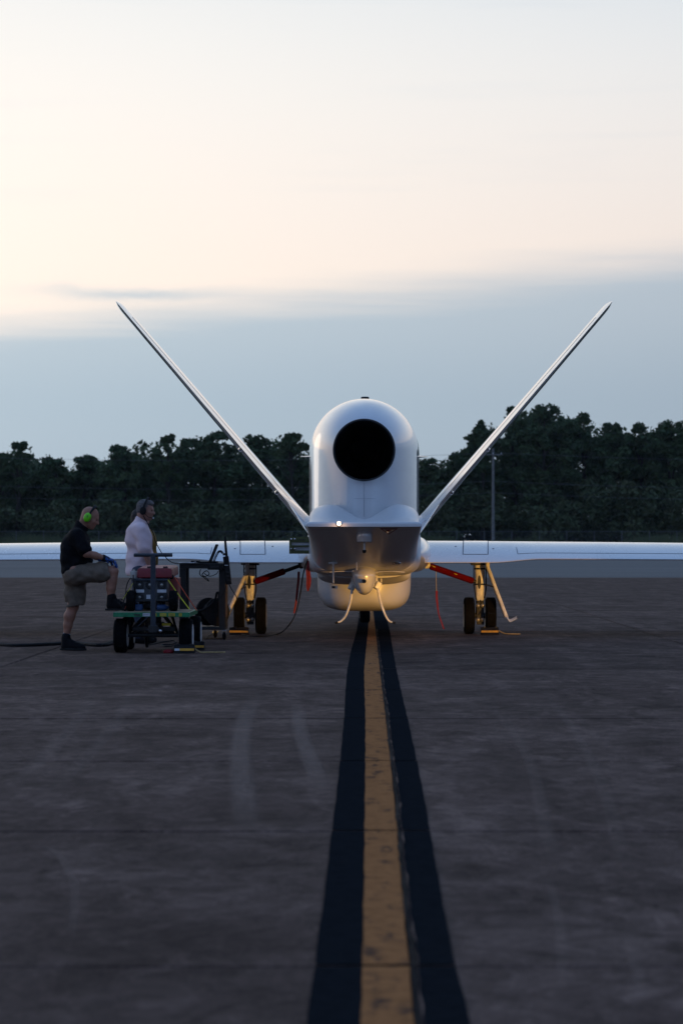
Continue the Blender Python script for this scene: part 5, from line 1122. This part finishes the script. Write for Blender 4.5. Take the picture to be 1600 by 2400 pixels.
G.ell(PP(314, 1222, Y2), (.135, .20, .12)).ell(PP(319, 1240, Y2), (.178, .215, .19)).ell(PP(322, 1285, Y2), (.185, .19, .24)).cap(PP(320, 1216, Y2 - .15), PP(320, 1216, Y2 + .15), .09).ell(PP(319, 1312, Y2), (.172, .185, .14)); G.cap(PP(321, 1208, Y2), PP(326, 1190, Y2), .088, .082)
for sh, el in ((shr, elr), (shl, ell_)): G.cap(sh, np.array(sh) * .15 + np.array(el) * .85, .086, .092)
G.cut(PP(320, 1322, Y2), (0, 0, -1)); G.cut(PP(322, 1192, Y2), (.5, 0, .86))
d_ = np.array(elr) - np.array(shr)
shirt2 = G.mesh('shirt', 'shirt_lilac', p2, .010, .007, 24)
K = SDF(.04); K.cap(PP(323, 1206, Y2), PP(328, 1188, Y2), .090, .086); K.cut(PP(323, 1190, Y2), (.5, 0, .86)); K.cut(PP(323, 1200, Y2), (-.5, 0, -.86)); K.mesh('collar', 'shirt_lilac', p2, .008)
J = SDF(.05); J.ell((lx_, Y2, .93), (.155, .18, .14))
for q in (-1, 1): J.cap((lx_, Y2 + q * .1, .92), (lx_ + .01, Y2 + q * .11, .5), .11, .088); J.cap((lx_ + .01, Y2 + q * .11, .5), (lx_ - .02, Y2 + q * .12, .09), .085, .078)
J.cut((0, 0, .06), (0, 0, -1)); J.mesh('jeans', 'jeans_blue', p2, .011, .004, 26)
for q in (-1, 1): bt_ = SDF(.03); boot(bt_, (lx_ - .075, Y2 + q * .12, 0), (1, q * .15, 0), .29); bt_.cut((0, 0, .002), (0, 0, -1)); bt_.mesh('shoe', 'boot_black', p2, .010)
hs_ = thing('headset', 'black headset with boom microphone on grey haired man', 'headset', tuple(T2(-.02, 0, 0)))
for q in (-1, 1):
    c_ = Vector(T2(-.012, q * .098, -.004).tolist()); axv = R2 @ Vector((0, q, 0)); m = MB(); lz, lx = R2 @ Vector((0, 0, 1)), R2 @ Vector((1, 0, 0)); rings = []
    for r, hh in ((.8, -.022), (1, -.018), (1, .012), (.8, .022), (.02, .025)): rings.append([c_ + axv * hh + (lz * (.052 * r) * math.sin(t) + lx * (.040 * r) * math.cos(t)) for t in np.linspace(0, 6.2832, 25)[:-1]])
    m.loft(rings); m.build('ear_cup', 'black_rubber', hs_, angle=50)
pts = [Vector(T2(-.008 + .028 * math.sin(t), -.110 * math.cos(t), .03 + .132 * math.sin(t)).tolist()) for t in np.linspace(0, math.pi, 25)]
m = MB(); m.ribbon(pts, tuple(R2 @ Vector((1, 0, 0))), .026, .010); m.build('headband', 'black_rubber', hs_, bevel=.002)
m = MB(); m.tube(bez([T2(.01, -.10, -.03), T2(.06, -.085, -.07), T2(.112, -.03, -.078)], 6), .004, 6); m.build('mic_boom', 'black_rubber', hs_)
m = MB(); m.lathe(T2(.112, -.03, -.078), (1, .3, 0), [(.0, -.012), (.011, -.006), (.012, .006), (0, .014)], 12); m.build('microphone', 'label_white', hs_)
cable('audio_cable', [np.array(T2(.0, -.105, -.06)), PP(352, 1225, Y2 - .1), PP(356, 1242, Y2 - .05), PP(370, 1268, Y2 + .3), sp_(384, 1301, 31.6), sp_(396, 1314, 31.9), sp_(409, 1320, 32.1), sp_(430, 1321, 32.15)], .006, 'black_rubber', 'thin black cord from headset down to the stand', 'cord')
# --- third person almost wholly hidden behind him
Y3 = 31.75
x3 = float(PP(322, 1300, Y3)[0]); p3 = thing('person', 'dark haired person in mustard vest almost hidden behind the lilac shirted man', 'person', (x3, Y3, 0))
R3 = Euler((0, math.radians(8), math.radians(15))).to_matrix(); hc = PP(323, 1194, Y3); B = SDF(.03); T3 = head_ops(B, hc, R3, 1.0)
nk = PP(322, 1222, Y3); B.cap(nk, T3(-.03, 0, -.05), .06, .056); B.cap(nk, (x3, Y3, 1.0), .10, .12); B.cap(PP(325, 1226, Y3 - .13), PP(325, 1226, Y3 + .13), .075)
for q in (-1, 1):
    B.cap(PP(328, 1230, Y3 + q * .18), PP(332, 1275, Y3 + q * .22), .05, .043); B.cap(PP(332, 1275, Y3 + q * .22), PP(330, 1310, Y3 + q * .2), .042, .03); hand_ops(B, PP(330, 1310, Y3 + q * .2), (0, 0, -1), (0, q, 0), (-1, 0, 0), .35)
    B.cap((x3, Y3 + q * .09, .92), (x3, Y3 + q * .1, .48), .085, .06); B.cap((x3, Y3 + q * .1, .48), (x3, Y3 + q * .1, .09), .056, .04)
B.mesh('body', 'skin_pale', p3, .011)
Hh = SDF(.02); Hh.ell(T3(-.03, 0, .045), (.105, .09, .10), R3).ell(T3(-.06, 0, -.02), (.07, .08, .11), R3); Hh.ell(T3(.11, 0, -.02), (.085, .12, .085), R3, k=.01, sub=True); Hh.mesh('hair', 'hair_dark', p3, .009, .003, 80)
G = SDF(.05); G.ell(PP(332, 1245, Y3), (.165, .20, .19)).ell(PP(334, 1285, Y3), (.17, .18, .22)).cap(PP(326, 1226, Y3 - .14), PP(326, 1226, Y3 + .14), .085); G.cut(PP(330, 1318, Y3), (0, 0, -1)); G.cut(PP(322, 1209, Y3), (.2, 0, 1)); G.mesh('vest', 'vest_mustard', p3, .011, .004, 24)
J = SDF(.05); J.ell((x3, Y3, .92), (.14, .17, .13))
for q in (-1, 1): J.cap((x3, Y3 + q * .1, .9), (x3, Y3 + q * .1, .48), .105, .085); J.cap((x3, Y3 + q * .1, .48), (x3, Y3 + q * .1, .09), .083, .075)
J.mesh('trousers', 'jeans_blue', p3, .012)
for q in (-1, 1): bt_ = SDF(.03); boot(bt_, (x3 - .07, Y3 + q * .11, 0), (1, 0, 0), .28); bt_.cut((0, 0, .002), (0, 0, -1)); bt_.mesh('shoe', 'boot_black', p3, .011)

# ------------------------------------------------------------------ work lamp standing off to the right: the warm low light on gear and belly
LPos = Vector((6.0, 24.0, .34)); AIM = Vector((.15, 34.2, .55))
wl_ = thing('work_lamp', 'yellow floodlight with added beam cutoff plates standing on the ground right of aircraft', 'lamp', (LPos.x, LPos.y, 0))
dv = (AIM - LPos).normalized()
m = MB(); m.lathe(LPos, tuple(dv), [(.03, -.16), (.06, -.14), (.10, -.02), (.12, .02), (.125, .03), (.115, .03), (.09, -.02), (0, -.04)], 24); m.build('lamp_housing', 'chock_yellow', wl_)
m = MB(); m.lathe(LPos - dv * .015, tuple(dv), [(.05, -.012), (.05, 0), (.03, .012), (0, .016)], 16); m.build('bulb', 'lamp_glow', wl_)
yaw = math.atan2(dv.y, dv.x)
m = MB(); m.box((LPos.x, LPos.y, .06), (.16, .22, .10), Euler((0, 0, yaw))); m.build('lamp_foot', 'black_steel', wl_, bevel=.01)
c_ = LPos + dv * .42
for z0, z1 in ((LPos.z + .0275, LPos.z + .20), (.005, LPos.z - .0115)): m = MB(); m.box((c_.x, c_.y, (z0 + z1) / 2), (.012, .5, z1 - z0), Euler((0, 0, yaw))); m.build('beam_cutoff_plate', 'black_steel', wl_)  # unseen plates added to trim the beam above and below
m = MB(); m.box((LPos.x + dv.x * .21, LPos.y + dv.y * .21, LPos.z + .206), (.44, .05, .012), Euler((0, 0, yaw))); m.build('cutoff_plate_arm', 'black_steel', wl_)
ld = bpy.data.lights.new('work_light', 'SPOT'); ld.energy = 3000; ld.color = (1, .50, .09); ld.spot_size = math.radians(30); ld.spot_blend = .3; ld.shadow_soft_size = .006
lo_ = bpy.data.objects.new('work_light', ld); C.objects.link(lo_); lo_.parent = wl_; lo_.location = LPos + dv * .05 - wl(wl_); lo_.rotation_euler = (-dv).to_track_quat('Z', 'Y').to_euler()

# ------------------------------------------------------------------ evening haze: one closed box of thin air round everything
bm = bmesh.new(); bmesh.ops.create_cube(bm, size=1); me = bpy.data.meshes.new('haze'); bm.to_mesh(me); bm.free()
b = NB('haze'); b.n.remove(b.b); pv = b.new('ShaderNodeVolumePrincipled'); pv.inputs['Color'].default_value = (.80, .90, 1, 1); pv.inputs['Density'].default_value = .00006; pv.inputs['Anisotropy'].default_value = .2
b.l.new(pv.outputs[0], b.n['Material Output'].inputs['Volume'])
hz = finish('haze', me, 'haze', None, (0, 180, 11.9), False); hz.scale = (560, 420, 26); tag(hz, 'thin evening haze over the airfield', 'haze', kind='stuff')
